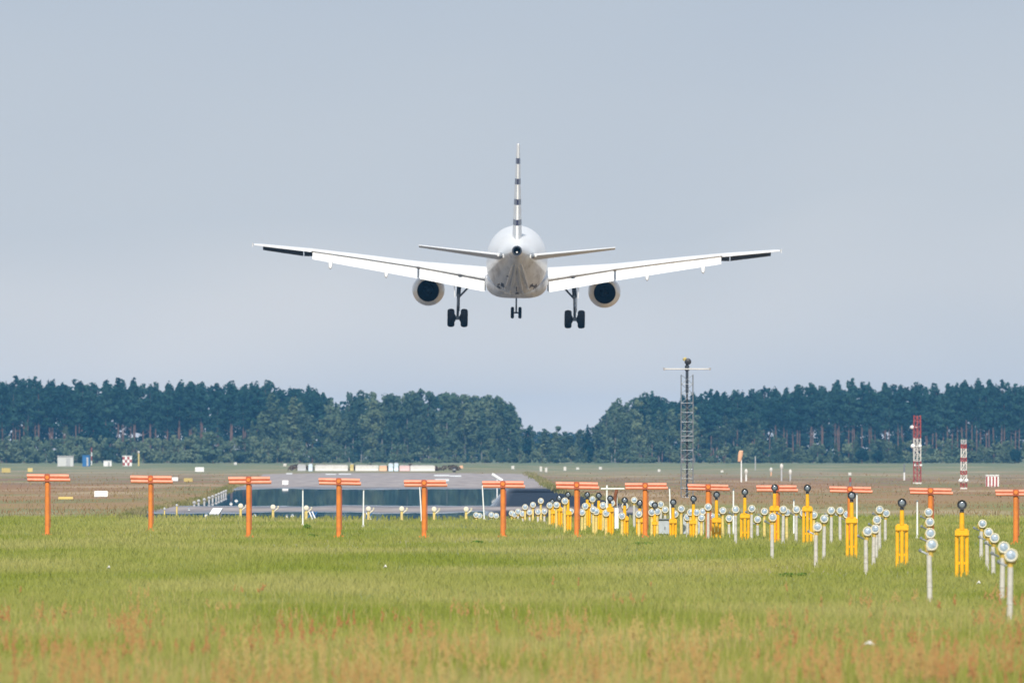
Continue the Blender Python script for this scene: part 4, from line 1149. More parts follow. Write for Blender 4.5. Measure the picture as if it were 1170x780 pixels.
MB().box((0, 0, hz(498, d)), (14.5 * k, 14.5 * k, 0.08)).box((0, 0, hz(502, d)), (14.5 * k, 14.5 * k, 0.05)).build('platform_ring', M['galv'], t)

def tower(x, ytop, ybase, w0, w1, bands, lab, dishes=()):
    b = gp(x, ybase); d = b.y; k = d / F
    t = empty('glide_path_tower', b, lab, 'tower')
    for ya, yb, mk in bands:
        za, zb = (ybase - yb) * k, (ybase - ya) * k
        u0, u1 = za / ((ybase - ytop) * k), zb / ((ybase - ytop) * k)
        m_ = MB()
        nb = max(1, round((zb - za) / 0.45))
        lattice(m_, (w0 + (w1 - w0) * u0) * k, (w0 + (w1 - w0) * u1) * k, za, zb, nb, 0.045, 0.028)
        m_.box((0, 0, (za + zb) / 2), (0.09, 0.09, zb - za))
        m_.build('lattice_section', M['concrete' if mk == 'white' else mk], t, smooth=False)
    for dx, y, r_ in dishes:
        z = (ybase - y) * k
        a_ = MB().tube((0, -0.1, z), (dx * k * 0.7, -0.2, z), 0.03, n=6)
        a_.lathe([(-0.12, r_ * 0.4), (-0.06, r_ * 0.8), (0.02, r_), (0.06, r_ * 0.9)], 'Y', (dx * k, -0.25, z), 14)
        a_.build('antenna_dish', M['white'], t)
    MB().box((0, 0, 0.05), (w0 * k * 1.2, w0 * k * 1.2, 0.14)).build('base_slab', M['concrete'], t)
    return t
tower(1048, 474.5, 552.5, 8.0, 7.4, ((474.5, 500.3, 'red'), (500.3, 526.5, 'white'), (526.5, 552.5, 'red')), 'taller red and white lattice tower with white dishes before the right forest',
      ((-6, 488, 0.17), (-5, 509.5, 0.2), (3, 509.5, 0.16), (4, 531.5, 0.13), (-3, 531.5, 0.1)))
tower(1101, 502, 558.5, 6.6, 5.2, ((502, 507, 'greyblk'), (507, 512, 'red'), (512, 522.3, 'white'), (522.3, 527, 'red'), (527, 537.2, 'white'), (537.2, 542, 'red'), (542, 551, 'white'), (551, 558.5, 'red')),
      'shorter red and white banded lattice tower before the right forest', ((-3.5, 549, 0.16), (3, 549, 0.16)))

# ------------------------------------------------------------------ trees
def leaf_quads(rg, blobs, n, size, flat=0.0):
    """n leaf-clump quads spread through a list of ellipsoids (cx,cy,cz,rx,ry,rz)"""
    B = np.array(blobs)
    vol = (B[:, 3] * B[:, 4] * B[:, 5]) ** 0.7
    idx = rg.choice(len(B), n, p=vol / vol.sum())
    u = rg.normal(size=(n, 3)); u /= np.linalg.norm(u, axis=1)[:, None]
    r = rg.uniform(0.35, 1.0, n) ** 0.5
    c = B[idx, :3] + u * B[idx, 3:] * r[:, None]
    nrm = u + rg.normal(size=(n, 3)) * 0.55 + np.array([0, -0.1, 0.25])
    nrm /= np.linalg.norm(nrm, axis=1)[:, None]
    a = np.cross(nrm, rg.normal(size=(n, 3))); a /= np.linalg.norm(a, axis=1)[:, None]
    b_ = np.cross(nrm, a)
    s = size * rg.uniform(0.5, 1.25, n)
    a *= s[:, None] * 0.5
    b_ *= (s * rg.uniform(0.5, 0.95, n))[:, None] * 0.5
    k1 = rg.uniform(0.5, 1.0, (n, 1)); k2 = rg.uniform(0.5, 1.0, (n, 1))
    V = np.stack([c - a * k1 - b_, c + a - b_ * k2, c + a * k2 + b_, c - a + b_ * k1], 1).reshape(-1, 3)
    Fc = np.arange(n * 4).reshape(-1, 4)
    return V, Fc
def trunk_mesh(rg, H, r0, mat, branches, top):
    mb = MB()
    pts = [Vector((0, 0, -0.3))]
    x = y = 0
    for i in range(1, 5):
        x += rg.uniform(-0.15, 0.15); y += rg.uniform(-0.15, 0.15)
        pts.append(Vector((x, y, H * top * i / 4)))
    mb.path(pts, [r0, r0 * 0.85, r0 * 0.7, r0 * 0.5, r0 * 0.2], 6)
    for (z, L) in branches:
        a = rg.uniform(0, 6.28)
        mb.tube((x * z / H, y * z / H, z), (x * z / H + L * math.cos(a), y * z / H + L * math.sin(a), z + L * 0.45), r0 * 0.3, r0 * 0.08, 5)
    return mb.mesh('trunk', mat)
PROTO = {}
def proto(kind, j):
    rg = np.random.default_rng(100 + j * 17 + {'pine': 0, 'leaf': 1000, 'bush': 2000, 'cone': 3000, 'round': 4000, 'scrub': 5000, 'spruce': 6000}[kind])
    if kind == 'pine':
        H = 20.0
        cb = rg.uniform(0.40, 0.55) * H
        blobs = []
        for i in range(20):
            u = (i + rg.uniform(0, 0.8)) / 20
            z = cb + (H - 0.6 - cb) * u
            w = (2.5 * math.sin(math.pi * (0.20 + 0.74 * u)) ** 0.9 + 0.15) * rg.uniform(0.65, 1.15)
            a = rg.uniform(0, 6.28); o_ = w * rg.uniform(0.15, 0.85)
            blobs.append((o_ * math.cos(a), o_ * math.sin(a), z, w * 0.62, w * 0.62, rg.uniform(0.5, 1.1)))
        blobs.append((rg.uniform(-0.3, 0.3), 0, H - 0.9, 0.45, 0.45, 0.9))
        V, Fc = leaf_quads(rg, blobs, 1300, 0.62)
        tr = trunk_mesh(rg, H, 0.20, M['trunk'], [(cb * rg.uniform(0.7, 1.3), 1.5) for _ in range(5)], 0.93)
        me = np_mesh('crown', V, Fc, M['needles'], 4)
    elif kind == 'leaf':
        H = 18.0
        blobs = []
        for i in range(24):
            u = rg.uniform(0.06, 1.0)
            z = H * (0.08 + 0.86 * u)
            w = (2.7 * math.sin(math.pi * (0.18 + 0.66 * u)) ** 0.8) * rg.uniform(0.6, 1.05)
            a = rg.uniform(0, 6.28); o_ = w * rg.uniform(0.2, 0.9)
            rr = w * rg.uniform(0.4, 0.65)
            blobs.append((o_ * math.cos(a), o_ * math.sin(a), z, rr, rr, rr * rg.uniform(0.9, 1.5)))
        blobs.append((0, 0, H - 1.2, 0.9, 0.9, 1.2))
        V, Fc = leaf_quads(rg, blobs, 1500, 0.66)
        tr = trunk_mesh(rg, H, 0.19, M['birch'], [(H * q, 1.8) for q in (0.3, 0.42, 0.5, 0.6, 0.7)], 0.9)
        me = np_mesh('crown', V, Fc, M['leaf2' if j % 3 == 1 else 'leaf'], 4)
    elif kind == 'bush':
        H = 7.0
        blobs = []
        for i in range(13):
            u = rg.uniform(0, 1)
            z = H * (0.08 + 0.8 * u)
            w = 2.3 * math.sqrt(max(0.1, 1 - u * u * 0.85)) * rg.uniform(0.7, 1.1)
            a = rg.uniform(0, 6.28); o_ = w * rg.uniform(0.3, 0.9)
            blobs.append((o_ * math.cos(a), o_ * math.sin(a), z, w * 0.5, w * 0.5, w * 0.5))
        V, Fc = leaf_quads(rg, blobs, 800, 0.55)
        V[:, 2] = np.maximum(V[:, 2], 0.02)
        tr = trunk_mesh(rg, H, 0.10, M['trunk'], [(1.5, 1.5), (2.2, 1.4), (3, 1.2)], 0.7)
        me = np_mesh('crown', V, Fc, M['leaf' if j % 3 == 2 else 'bush'], 4)
    elif kind == 'cone' or kind == 'spruce':
        H = 10.0
        blobs = []
        for i in range(16):
            u = i / 15
            z = H * (0.07 + 0.88 * u)
            w = (1.75 * (1 - u) ** 0.8 + 0.22) * rg.uniform(0.8, 1.15)
            a = rg.uniform(0, 6.28); o_ = w * 0.35
            blobs.append((o_ * math.cos(a), o_ * math.sin(a), z, w * 0.75, w * 0.75, 0.75))
        V, Fc = leaf_quads(rg, blobs, 800, 0.5)
        V[:, 2] = np.maximum(V[:, 2], 0.02)
        tr = trunk_mesh(rg, H, 0.13, M['birch'] if kind == 'cone' else M['trunk'], [(2, 1.0), (3, 1.0)], 0.9)
        me = np_mesh('crown', V, Fc, M['leaf'] if kind == 'cone' else M['darkleaf'], 4)
    elif kind == 'round':
        H = 7.0
        blobs = [(0, 0, 3.6, 2.3, 2.3, 3.1)] + [(1.5 * math.cos(a), 1.5 * math.sin(a), 3 + rg.uniform(-1.2, 1.5), 1.3, 1.3, 1.3) for a in np.linspace(0, 6, 8)]
        V, Fc = leaf_quads(rg, blobs, 1100, 0.55)
        tr = trunk_mesh(rg, H, 0.16, M['trunk'], [(1.5, 1), (2, 1)], 0.7)
        me = np_mesh('crown', V, Fc, M['darkleaf'], 4)
    else:
        H = 2.2
        blobs = [(rg.uniform(-2.5, 2.5), rg.uniform(-1, 1), rg.uniform(0.3, 1.3), 1.1, 0.8, 0.7) for _ in range(9)]
        V, Fc = leaf_quads(rg, blobs, 500, 0.34)
        V[:, 2] = np.maximum(V[:, 2], 0.02)
        tr = trunk_mesh(rg, H, 0.06, M['trunk'], [(0.5, 0.9), (0.6, 0.8)], 0.6)
        me = np_mesh('crown', V, Fc, M['scrub'], 4)
    return H, me, tr
for kind, n in (('pine', 8), ('leaf', 9), ('bush', 6), ('cone', 3), ('round', 2), ('scrub', 2), ('spruce', 2)):
    PROTO[kind] = [proto(kind, j) for j in range(n)]
CAT = {'pine': ('pine_tree', 'tree'), 'leaf': ('birch_tree', 'tree'), 'bush': ('bush', 'bush'), 'cone': ('young_birch', 'tree'), 'round': ('round_tree', 'tree'), 'scrub': ('scrub_bush', 'bush'), 'spruce': ('spruce_tree', 'tree')}
def tree(kind, X, d, Ht, label, group, wide=1.0):
    H, me, tr = PROTO[kind][random.randrange(len(PROTO[kind]))]
    nm_, ct = CAT[kind]
    t = empty(nm_, (X, d, 0), label, ct, group, rz=random.uniform(0, 6.28))
    s = Ht / H
    w = s * wide if kind in ('bush', 'round', 'scrub') else (0.55 * s + 0.45) * wide
    t.scale = (w, w, s)
    use('crown', me, t)
    use('trunk', tr, t)
    return t
PROF = [(-120, 432), (0, 431), (20, 428), (50, 430), (100, 433), (130, 431), (200, 434), (250, 435), (300, 433), (330, 436), (345, 437), (362, 441), (374, 446), (384, 463), (392, 455), (400, 447), (412, 444), (450, 448), (480, 445), (510, 446),
        (540, 447), (565, 449), (575, 453), (588, 459), (594, 480), (600, 487), (606, 484), (615, 494), (628, 492), (640, 489), (652, 496), (662, 492), (672, 485), (682, 488), (690, 474), (698, 462), (706, 455), (712, 463), (720, 462), (730, 447), (745, 445),
        (758, 449), (770, 452), (785, 450), (800, 446), (850, 441), (900, 439), (940, 434), (975, 430), (1000, 435), (1040, 433), (1070, 437), (1100, 433), (1130, 431), (1160, 433), (1290, 432)]
def top(x):
    for (a, ya), (b_, yb) in zip(PROF, PROF[1:]):
        if a <= x <= b_:
            return ya + (yb - ya) * (x - a) / (b_ - a)
    return 433
G_PL, G_PR = 'tall pines of the left forest', 'tall pines of the right forest'
L_PL = 'tall dark pine with bare trunk standing in the left forest wall'
L_PR = 'tall pine with reddish bare trunk standing in the right forest wall'
L_B = 'leafy birch with crown down to the ground beyond the runway'
L_BR = 'leafy birch in front of the pines at the left of the right forest'
rt = random.Random(5)
def put(kind, px, d, ytop, label, group, wide=1.0):
    base_h = hz(ytop, d)
    return tree(kind, (px - 585) * d / F, d, base_h, label, group, wide)
# pines, three ranks each side
for rank, (d0, step, drop) in enumerate(((2960, 15.5, 9), (3010, 15.5, 4), (3060, 15.5, 1))):
    px = -75 + rank * 6
    while px < 372:
        d = d0 + rt.uniform(-14, 14)
        yt_ = top(px) + drop * rt.uniform(0.2, 1.6) + rt.choice((0, 0, 1, 3, 6)) + rt.uniform(-2, 2)
        put('pine', px, d, yt_, L_PL, G_PL, rt.uniform(0.85, 1.15))
        px += step * rt.uniform(0.7, 1.3)
    px = 733 + rank * 6
    while px < 1250:
        d = d0 + rt.uniform(-14, 14)
        yt_ = top(px) + drop * rt.uniform(0.2, 1.6) + rt.choice((0, 0, 1, 3, 6)) + rt.uniform(-2, 2)
        put('pine', px, d, yt_, L_PR, G_PR, rt.uniform(0.85, 1.15))
        px += step * rt.uniform(0.7, 1.3)
# birches in the middle
px = 300
while px < 590:
    d = rt.uniform(2900, 2960)
    drop = rt.uniform(8, 34) if rt.random() < 0.55 else rt.uniform(0, 5)
    if px < 370: drop += 12
    if px > 575: drop = rt.uniform(0, 8)
    put('leaf', px, d, top(px) + drop, L_B, 'birches beyond the runway', rt.uniform(0.85, 1.2))
    px += rt.uniform(6, 13)
px = 385
while px < 586:
    put('leaf', px, 3010 + rt.uniform(-15, 15), top(px) + rt.uniform(-1, 4), L_B, 'birches beyond the runway', rt.uniform(0.9, 1.25))
    px += rt.uniform(9, 15)
# low trees in the gap
px = 590
while px < 730:
    put(rt.choice(('leaf', 'leaf', 'cone')), px, rt.uniform(2880, 2960), top(px) + rt.uniform(1, 14), 'small leafy tree in the low gap between the two forests', 'small trees in the forest gap', rt.uniform(0.9, 1.2))
    px += rt.uniform(6, 11)
px = 686
while px < 740:
    put('leaf', px, 3000 + rt.uniform(-15, 15), top(px) + rt.uniform(0, 3), L_BR, 'birches at the right forest edge', rt.uniform(0.9, 1.1))
    px += rt.uniform(8, 12)
px = 740
while px < 880:
    put('leaf', px, rt.uniform(2880, 2935), rt.uniform(462, 500), L_BR, 'birches at the right forest edge', rt.uniform(0.75, 1.05))
    px += rt.uniform(9, 16)
# hedge along the left forest, bushes along the rest
px = -70
while px < 345:
    yt_ = 497 + rt.uniform(-2.5, 3.5) - (10 * math.exp(-((px - 230) / 40) ** 2)) * rt.random()
    put('bush', px, 2830 + rt.uniform(-25, 25), yt_, 'grey-green bush in the even hedge before the left forest', 'hedge bushes before the left forest', rt.uniform(0.8, 1.1))
    px += rt.uniform(4.5, 7.5)
for px_, yt_ in ((30, 482), (76, 486), (222, 487), (288, 480), (300, 487), (325, 478), (342, 488)):
    put('leaf', px_, 2870, yt_, 'short leafy tree poking above the hedge of the left forest', 'short trees behind the hedge', 0.6)
px = 350
while px < 880:
    if rt.random() < 0.85:
        put('bush', px, 2840 + rt.uniform(-20, 20), rt.uniform(503, 517), 'rounded green bush at the foot of the trees in the middle', 'bushes along the middle forest edge', rt.uniform(0.8, 1.3))
    px += rt.uniform(6, 11)
px = 880
while px < 1240:
    put(rt.choice(('bush', 'bush', 'bush', 'cone')), px, 2840 + rt.uniform(-25, 25), rt.uniform(496, 516), 'green bush or sapling at the foot of the right forest', 'bushes along the right forest edge', rt.uniform(0.8, 1.3))
    px += rt.uniform(5, 9)
for px_, yt_ in ((885, 492), (979, 493), (1022, 505), (1029, 497), (1083, 498), (1119, 503), (1157, 500), (1150, 508), (955, 504), (867, 480), (1010, 508)):
    put('cone', px_, 2800, yt_, 'pointed pale young birch in front of the right forest', 'pointed young birches before the right forest', 1.0)
put('round', 108.5, 2860, 472, 'round dark green tree standing out above the left hedge', None, 1.05)
put('round', 985, 2790, 509, 'round dark bush, left of two under the pointed birch', None, 1.1)
put('round', 1003, 2790, 512, 'round dark bush, right of two under the pointed birch', None, 1.1)
put('round', 1160, 2790, 511, 'round dark bush near the right edge below the pines', None, 1.0)
for px_, yt_ in ((606, 485), (622, 489), (637, 486), (645, 492), (663, 490), (682, 485), (692, 473), (699, 463), (707, 454), (716, 459)):
    put('leaf', px_, 2950, yt_, 'taller leafy tree stepping up at the sides of the forest gap', 'taller trees in the forest gap', 0.95)
put('spruce', 603, 2850, 487, 'dark pointed spruce at the right end of the birch wood', None, 1.1)
put('spruce', 672, 2850, 484, 'dark pointed spruce in the gap between the forests', None, 1.2)
# reddish scrub behind the barriers
px = 338
while px < 520:
    put('scrub', px, 1640 + rt.uniform(-15, 15), rt.uniform(527.5, 530.5), 'low reddish scrub bush behind the barrier row', 'reddish scrub behind the barriers', rt.uniform(0.8, 1.3))
    px += rt.uniform(14, 22)
# the wood behind: one mass no one can count
mass_b = []
rg = np.random.default_rng(77)
Vs, n0 = [], 0
for px in np.arange(200, 1290, 7.0):
    for d0 in (3140, 3230):
        if 590 < px < 690: continue
        p_ = px + rg.uniform(-4, 4); d = d0 + rg.uniform(-30, 30)
        Ht = hz(top(p_) + rg.uniform(3, 16), d)
        X = (p_ - 585) * d / F
        lo = 0.03 if px > 360 else 0.25
        for i in range(11):
            z = Ht * (lo + (0.95 - lo) * (i + rg.uniform(0, 1)) / 11)
            mass_b.append((X + rg.uniform(-1.5, 1.5), d + rg.uniform(-2, 2), z, 1.7, 1.7, 1.3))
        if i % 2 == 0 and px > 690:
            mass_b.append((X + rg.uniform(-2.5, 2.5), d + rg.uniform(-2, 2), rg.uniform(1, 10), 1.8, 1.7, 1.5))
Hl = 22.0
for px in np.arange(-70, 200, 6.0):
    for i in range(9):
        d = 3170 + rg.uniform(-30, 30)
        Ht = hz(top(px) + rg.uniform(4, 14), d)
        X = (px - 585) * d / F
        mass_b.append((X + rg.uniform(-1.5, 1.5), d, Ht * rg.uniform(0.40, 0.94), 1.6, 1.7, 1.4))
    if not any(abs(px - g_) < w_ for g_, w_ in ((8, 5), (66, 9), (93, 5), (130, 5), (152, 12))):
        for i in range(5):
            mass_b.append((((px - 585) * 3170 / F) + rg.uniform(-1.5, 1.5), 3170 + rg.uniform(-20, 20), Hl * rg.uniform(0.22, 0.5), 1.7, 1.7, 1.5))
    if rg.random() < 0.8:
        mass_b.append((((px - 585) * 3170 / F), 3170, 4.5, 2.2, 2.0, 3.4))
for px in np.arange(560, 730, 4.0):
    for d in (4300, 4400):
        Ht = hz(494 + rg.uniform(0, 8), d)
        X = (px - 585) * d / F
        for i in range(4):
            mass_b.append((X + rg.uniform(-2, 2), d, Ht * (0.25 + 0.65 * i / 3), 2.0, 2.0, 1.8))
V, Fc = leaf_quads(rg, mass_b, len(mass_b) * 32, 0.95)
V[:, 2] = np.maximum(V[:, 2], 0.0)
fo = use('forest', np_mesh('forest', V, Fc, M['farleaf'], 4))
tag(fo, 'dense dark wood filling in behind the front trees', 'forest', kind='stuff')

# ------------------------------------------------------------------ grass
def blades(rg, X, Y, H, W, lean=0.35):
    """bent three-triangle blades at X, Y with height H and width W, faces more or less towards -Y"""
    n = len(X)
    a = rg.uniform(-1.1, 1.1, n)
    wx, wy = np.cos(a) * W * 0.5, np.sin(a) * W * 0.5
    lx = rg.normal(0, lean, n) * H; ly = rg.normal(0, lean, n) * H
    z0 = np.zeros(n)
    v = np.stack([np.stack([X - wx, Y - wy, z0 - 0.01], 1), np.stack([X + wx, Y + wy, z0 - 0.01], 1),
                  np.stack([X + wx * 0.8 + lx * 0.3, Y + wy * 0.8 + ly * 0.3, H * 0.55], 1), np.stack([X - wx * 0.8 + lx * 0.3, Y - wy * 0.8 + ly * 0.3, H * 0.55], 1),
                  np.stack([X + lx, Y + ly, H], 1)], 1).reshape(-1, 3)
    b0 = np.arange(n)[:, None] * 5
    f = np.concatenate([b0 + np.array([0, 1, 2]), b0 + np.array([0, 2, 3]), b0 + np.array([3, 2, 4])], 0)
    return v, f
def scatter(rg, d0, d1, n, power=-1.0, marg=1.35, plus=2.0):
    """points in the widening strip in front of the camera, density falling with distance"""
    u = rg.uniform(0, 1, n)
    if power == -1.0:
        d = d0 * (d1 / d0) ** u
    else:
        q = power + 1
        d = (d0 ** q + u * (d1 ** q - d0 ** q)) ** (1 / q)
    half = d * 0.045 * marg + plus
    return rg.uniform(-1, 1, n) * half, d
def pn(x, y, s, seed):
    """smooth noise 0..1 from summed sines"""
    r_ = np.random.default_rng(seed)
    o_ = np.zeros_like(x)
    for i in range(7):
        kx, ky = r_.normal(size=2) * s
        o_ += np.sin(kx * x + ky * y * 0.35 + r_.uniform(0, 6.28))
    return 0.5 + o_ / 7 * 0.9
def grass_mat(name, cols, scale=0.35):
    """cols: four colours blended over two noise fields"""
    m = bpy.data.materials.new(name)
    m.use_nodes = True
    t = m.node_tree
    t.nodes.clear()
    o_ = N(t, 'ShaderNodeOutputMaterial')
    tc_ = N(t, 'ShaderNodeTexCoord')
    def nz(sx, sy, sc, lo, hi, det=3):
        mpn = N(t, 'ShaderNodeMapping'); mpn.inputs['Scale'].default_value = (sx, sy, 0.0)
        t.links.new(tc_.outputs['Object'], mpn.inputs['Vector'])
        n_ = N(t, 'ShaderNodeTexNoise'); n_.inputs['Scale'].default_value = sc; n_.inputs['Detail'].default_value = det; n_.inputs['Roughness'].default_value = 0.6
        t.links.new(mpn.outputs[0], n_.inputs['Vector'])
        r_ = N(t, 'ShaderNodeMapRange'); r_.inputs['From Min'].default_value = lo; r_.inputs['From Max'].default_value = hi
        t.links.new(n_.outputs['Fac'], r_.inputs['Value'])
        return r_.outputs[0]
    a_ = nz(0.35, 0.09, scale, 0.38, 0.62, 5)
    b_ = nz(1, 1, 40.0, 0.3, 0.7, 1)
    m1 = N(t, 'ShaderNodeMix', data_type='RGBA'); m1.inputs['A'].default_value = (*cols[0], 1); m1.inputs['B'].default_value = (*cols[1], 1)
    m2 = N(t, 'ShaderNodeMix', data_type='RGBA'); m2.inputs['A'].default_value = (*cols[2], 1); m2.inputs['B'].default_value = (*cols[3], 1)
    m3 = N(t, 'ShaderNodeMix', data_type='RGBA')
    t.links.new(a_, m1.inputs['Factor']); t.links.new(a_, m2.inputs['Factor']); t.links.new(b_, m3.inputs['Factor'])
    t.links.new(m1.outputs['Result'], m3.inputs['A']); t.links.new(m2.outputs['Result'], m3.inputs['B'])
    df = N(t, 'ShaderNodeBsdfDiffuse'); tr = N(t, 'ShaderNodeBsdfTranslucent')
    t.links.new(m3.outputs['Result'], df.inputs[0]); t.links.new(m3.outputs['Result'], tr.inputs[0])
    ms = N(t, 'ShaderNodeMixShader'); ms.inputs[0].default_value = 0.45
    t.links.new(df.outputs[0], ms.inputs[1]); t.links.new(tr.outputs[0], ms.inputs[2])
    t.links.new(ms.outputs[0], o_.inputs['Surface'])
    return m
M['grass'] = grass_mat('meadow_grass', ((0.31, 0.345, 0.06), (0.445, 0.42, 0.125), (0.265, 0.305, 0.05), (0.49, 0.455, 0.17)))
M['drygrass'] = grass_mat('dry_grass', ((0.40, 0.25, 0.125), (0.31, 0.29, 0.12), (0.33, 0.18, 0.095), (0.44, 0.33, 0.19)), 0.2)
M['sorrel'] = grass_mat('sorrel_heads', ((0.50, 0.26, 0.10), (0.56, 0.40, 0.15), (0.46, 0.18, 0.08), (0.54, 0.46, 0.17)), 0.6)
M['verge'] = grass_mat('verge_grass', ((0.26, 0.27, 0.09), (0.38, 0.31, 0.16), (0.22, 0.24, 0.07), (0.42, 0.34, 0.2)), 0.4)
M['talltan'] = grass_mat('straw_grass', ((0.50, 0.45, 0.14), (0.55, 0.42, 0.17), (0.42, 0.42, 0.10), (0.58, 0.46, 0.22)), 0.6)
M['weed'] = leafy('dark_weed_leaves', (0.11, 0.20, 0.03), (0.17, 0.27, 0.05), 0.25, scale=3)
rg = np.random.default_rng(3)
NG = 330000
X, Y = scatter(rg, 112, 455, NG, -1.35)
patch = pn(X, Y, 0.5, 1)
H = rg.uniform(0.55, 1.2, NG) * (0.10 + 0.10 * patch + 0.10 * np.clip((175 - Y) / 50, 0, 1))
W = 0.011 * np.clip(Y / 150, 0.8, 3.0) * rg.uniform(0.7, 1.4, NG)
keep = ~((Y > 438) & (np.abs(X) < 9.5) & (rg.uniform(size=NG) < 0.5))
v, f = blades(rg, X[keep], Y[keep], H[keep], W[keep])
go = use('meadow_grass', np_mesh('meadow_grass', v, f, M['grass'], 3))
tag(go, 'yellow-green meadow grass covering the foreground', 'grass', kind='stuff')
# dry fields
def in_poly(px, py, poly):
    ins = np.zeros(len(px), bool)
    j = len(poly) - 1
    for i in range(len(poly)):
        xi, yi = poly[i]; xj, yj = poly[j]
        c_ = ((yi > py) != (yj > py)) & (px < (xj - xi) * (py - yi) / (yj - yi + 1e-9) + xi)
        ins ^= c_
        j = i
    return ins
ND = 46000
X, Y = scatter(rg, 450, 2300, ND, -1.3, 1.3, 4)
ppx, ppy = 585 + X * F / Y, HY + K / Y
ok = ~in_poly(ppx, ppy, [(x, y) for x, y in outline])
ok &= rg.uniform(size=ND) < np.clip(0.15 + 1.6 * (pn(X, Y, 0.12, 14) - 0.25), 0.1, 1) * np.clip((1500 - Y) / 900, 0, 1)
X, Y = X[ok], Y[ok]
H = rg.uniform(0.4, 1.3, len(X)) * (0.08 + 0.14 * pn(X, Y, 0.3, 4))
W = 0.035 * (Y / 500) * rg.uniform(0.7, 1.5, len(X))
v, f = blades(rg, X, Y, H, W, 0.5)
dg = use('dry_grass', np_mesh('dry_grass', v, f, M['drygrass'], 3))
tag(dg, 'brown dry grass on the fields either side of the runway', 'grass', kind='stuff')
NV = 9000
vx, vy = [], []
segs = [(outline[i], outline[i + 1]) for i in range(0, 17)]
for k in range(NV):
    (xa_, ya_), (xb_, yb_) = segs[rg.integers(0, len(segs))]
    u = rg.uniform()
    if 290 < xa_ + (xb_ - xa_) * u < 600: continue
    py_ = ya_ + (yb_ - ya_) * u + rg.normal(0, 0.9)
    px_ = xa_ + (xb_ - xa_) * u + rg.normal(0, 3.0)
    py_ = max(py_, 530.0)
    d_ = K / (py_ - HY)
    vx.append((px_ - 585) * d_ / F); vy.append(d_)
X, Y = np.array(vx), np.array(vy)
H = rg.uniform(0.06, 0.24, len(X)) * np.clip(Y / 600, 0.8, 1.5)
v, f = blades(rg, X, Y, H, 0.035 * Y / 500, 0.5)
vg = use('verge_grass', np_mesh('verge_grass', v, f, M['verge'], 3))
tag(vg, 'ragged green and dry grass growing over the pavement edge', 'grass', kind='stuff')
# reddish seed heads near the camera: thin stalk + plume of small quads
NC = 560
CX, CY = scatter(rg, 112, 230, NC, -3.4)
keepc = rg.uniform(size=NC) < np.where(CY > 168, 0.22, 1.0)
CX, CY = CX[keepc], CY[keepc]
cnt = rg.integers(1, 7, len(CX))
CH = np.repeat(rg.uniform(0.7, 1.15, len(CX)), cnt)
X = np.repeat(CX, cnt); Y = np.repeat(CY, cnt)
X = X + rg.normal(0, 0.16, len(X)); Y = Y + rg.normal(0, 0.35, len(X))
Hs = rg.uniform(0.30, 0.50, len(X)) * CH * np.clip(1.25 - (Y - 112) / 160, 0.6, 1.2)
q = 12
PX = np.repeat(X, q); PY = np.repeat(Y, q); PH = np.repeat(Hs, q)
tt = np.tile(np.linspace(0.5, 1.0, q), len(X))
c = np.stack([PX + rg.normal(0, 0.014, len(PX)) + (tt - 0.3) * np.repeat(rg.normal(0, 0.05, len(X)), q), PY + rg.normal(0, 0.014, len(PX)), PH * tt], 1)
s = rg.uniform(0.006, 0.014, len(PX)) * (1.35 - 0.7 * (tt - 0.5) * 2)
a = rg.uniform(0, 6.28, len(PX))
ux = np.stack([np.cos(a) * s, np.sin(a) * s * 0.5, np.sin(a) * s], 1)
uz = np.stack([-np.sin(a) * s * 0.6, np.zeros(len(PX)), np.cos(a) * s * 1.6], 1)
V = np.stack([c - ux - uz, c + ux - uz, c + ux + uz, c - ux + uz], 1).reshape(-1, 3)
so = use('sorrel_heads', np_mesh('sorrel_heads', V, np.arange(len(V)).reshape(-1, 4), M['sorrel'], 4))
tag(so, 'reddish brown sorrel seed heads in the nearest grass', 'weeds', kind='stuff')
v, f = blades(rg, X, Y, Hs * 0.9, np.full(len(X), 0.007), 0.1)
ss = use('sorrel_stalks', np_mesh('sorrel_stalks', v, f, M['drygrass'], 3))
tag(ss, 'thin dry stalks under the reddish seed heads', 'weeds', kind='stuff')
NT = 5200
X, Y = scatter(rg, 112, 200, NT, -3.0)
Ht_ = rg.uniform(0.26, 0.46, NT) * np.clip(1.2 - (Y - 112) / 150, 0.55, 1.1)
v, f = blades(rg, X, Y, Ht_, np.full(NT, 0.013), 0.16)
tg = use('tall_grass', np_mesh('tall_grass', v, f, M['talltan'], 3))
tag(tg, 'taller straw-coloured grass standing in the nearest meadow', 'grass', kind='stuff')
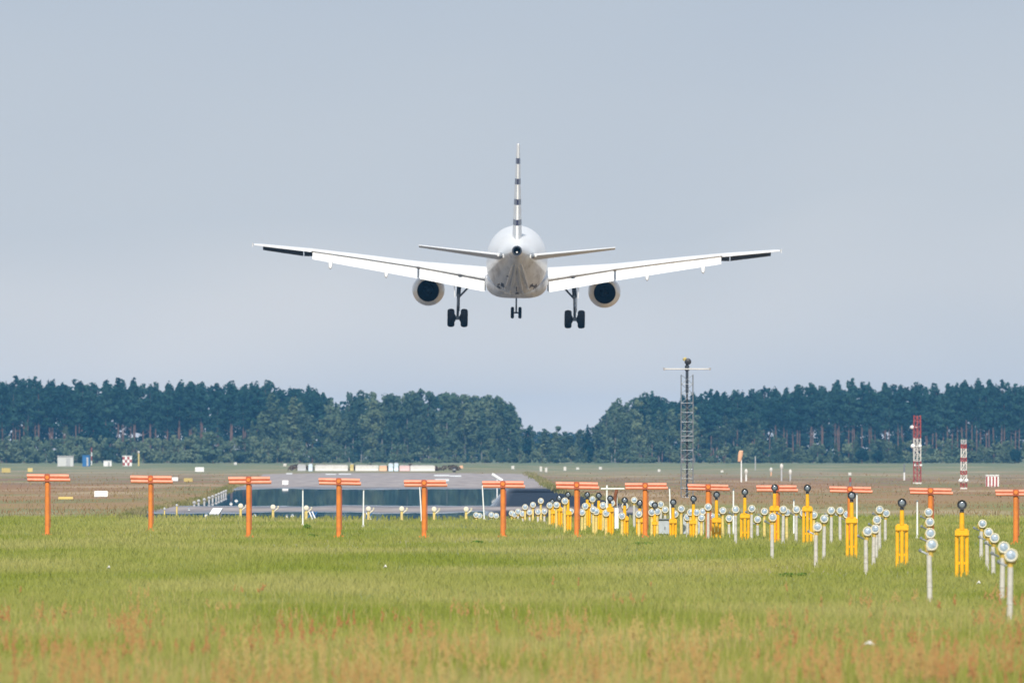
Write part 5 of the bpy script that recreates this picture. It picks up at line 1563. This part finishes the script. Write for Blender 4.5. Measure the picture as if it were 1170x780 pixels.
# dark weed clumps
for x, y, wpx, hpx, lab in ((351, 605, 9, 8, 'small dark green weed clump at the foot of the thin left pole'), (356, 614, 17, 4, 'flat dark green weed patch below the thin left pole'), (545, 621, 16, 3.5, 'flat green weed patch left of the sixth antenna foot'),
                       (735, 623, 26, 4, 'flat green weed patch below the eighth antenna'), (906, 659, 28, 5, 'flat green weed patch below the tenth antenna')):
    b = gp(x, y); k = b.y / F
    w_, h_ = wpx * k, hpx * k
    bl = [(rg.uniform(-0.4, 0.4) * w_, rg.uniform(-0.4, 0.4) * w_, h_ * rg.uniform(0.25, 0.7), w_ * 0.2, w_ * 0.2, h_ * 0.35) for _ in range(7)]
    V, Fc = leaf_quads(rg, bl, 220, 0.07)
    V[:, 2] = np.maximum(V[:, 2], 0.01)
    o = use('weed_clump', np_mesh('weed_clump', V, Fc, M['weed'], 4), None, b)
    tag(o, lab, 'weed')
# scraps of white litter in the grass
for x, y, w_, lab in ((124, 658, 4, 'tiny white scrap in the grass at left'), (440, 657, 4, 'tiny white scrap in the grass left of centre'), (992, 752, 14, 'flat pale scrap lying in the foreground grass'),
                      (1118, 677, 5, 'small white scrap near the right lamp posts')):
    b = gp(x, y); r_ = w_ / 2 * b.y / F
    m_ = MB().add([Vector((-r_, 0, 0.17)), Vector((-0.2 * r_, -0.05, 0.20)), Vector((r_, 0.02, 0.18)), Vector((0.3 * r_, 0.05, 0.235)),
                   Vector((-r_, 0, 0.163)), Vector((-0.2 * r_, -0.05, 0.193)), Vector((r_, 0.02, 0.173)), Vector((0.3 * r_, 0.05, 0.228))],
                  [(0, 1, 2, 3), (7, 6, 5, 4), (0, 4, 5, 1), (1, 5, 6, 2), (2, 6, 7, 3), (3, 7, 4, 0)])
    tag(m_.build('litter', M['concrete'], smooth=False, loc=b), lab, 'litter')

# ------------------------------------------------------------------ haze
hm = bpy.data.materials.new('haze')
hm.use_nodes = True
ht = hm.node_tree
ht.nodes.clear()
ho = N(ht, 'ShaderNodeOutputMaterial')
pv = N(ht, 'ShaderNodeVolumePrincipled')
pv.inputs['Color'].default_value = (0.17, 0.53, 1.0, 1)
pv.inputs['Density'].default_value = 0.000075
ht.links.new(pv.outputs[0], ho.inputs['Volume'])
tag(MB().box((0, 2400, 17.5), (6000, 8800, 37)).build('haze', hm, smooth=False), 'thin blue summer haze over the whole airfield', 'haze', kind='stuff')
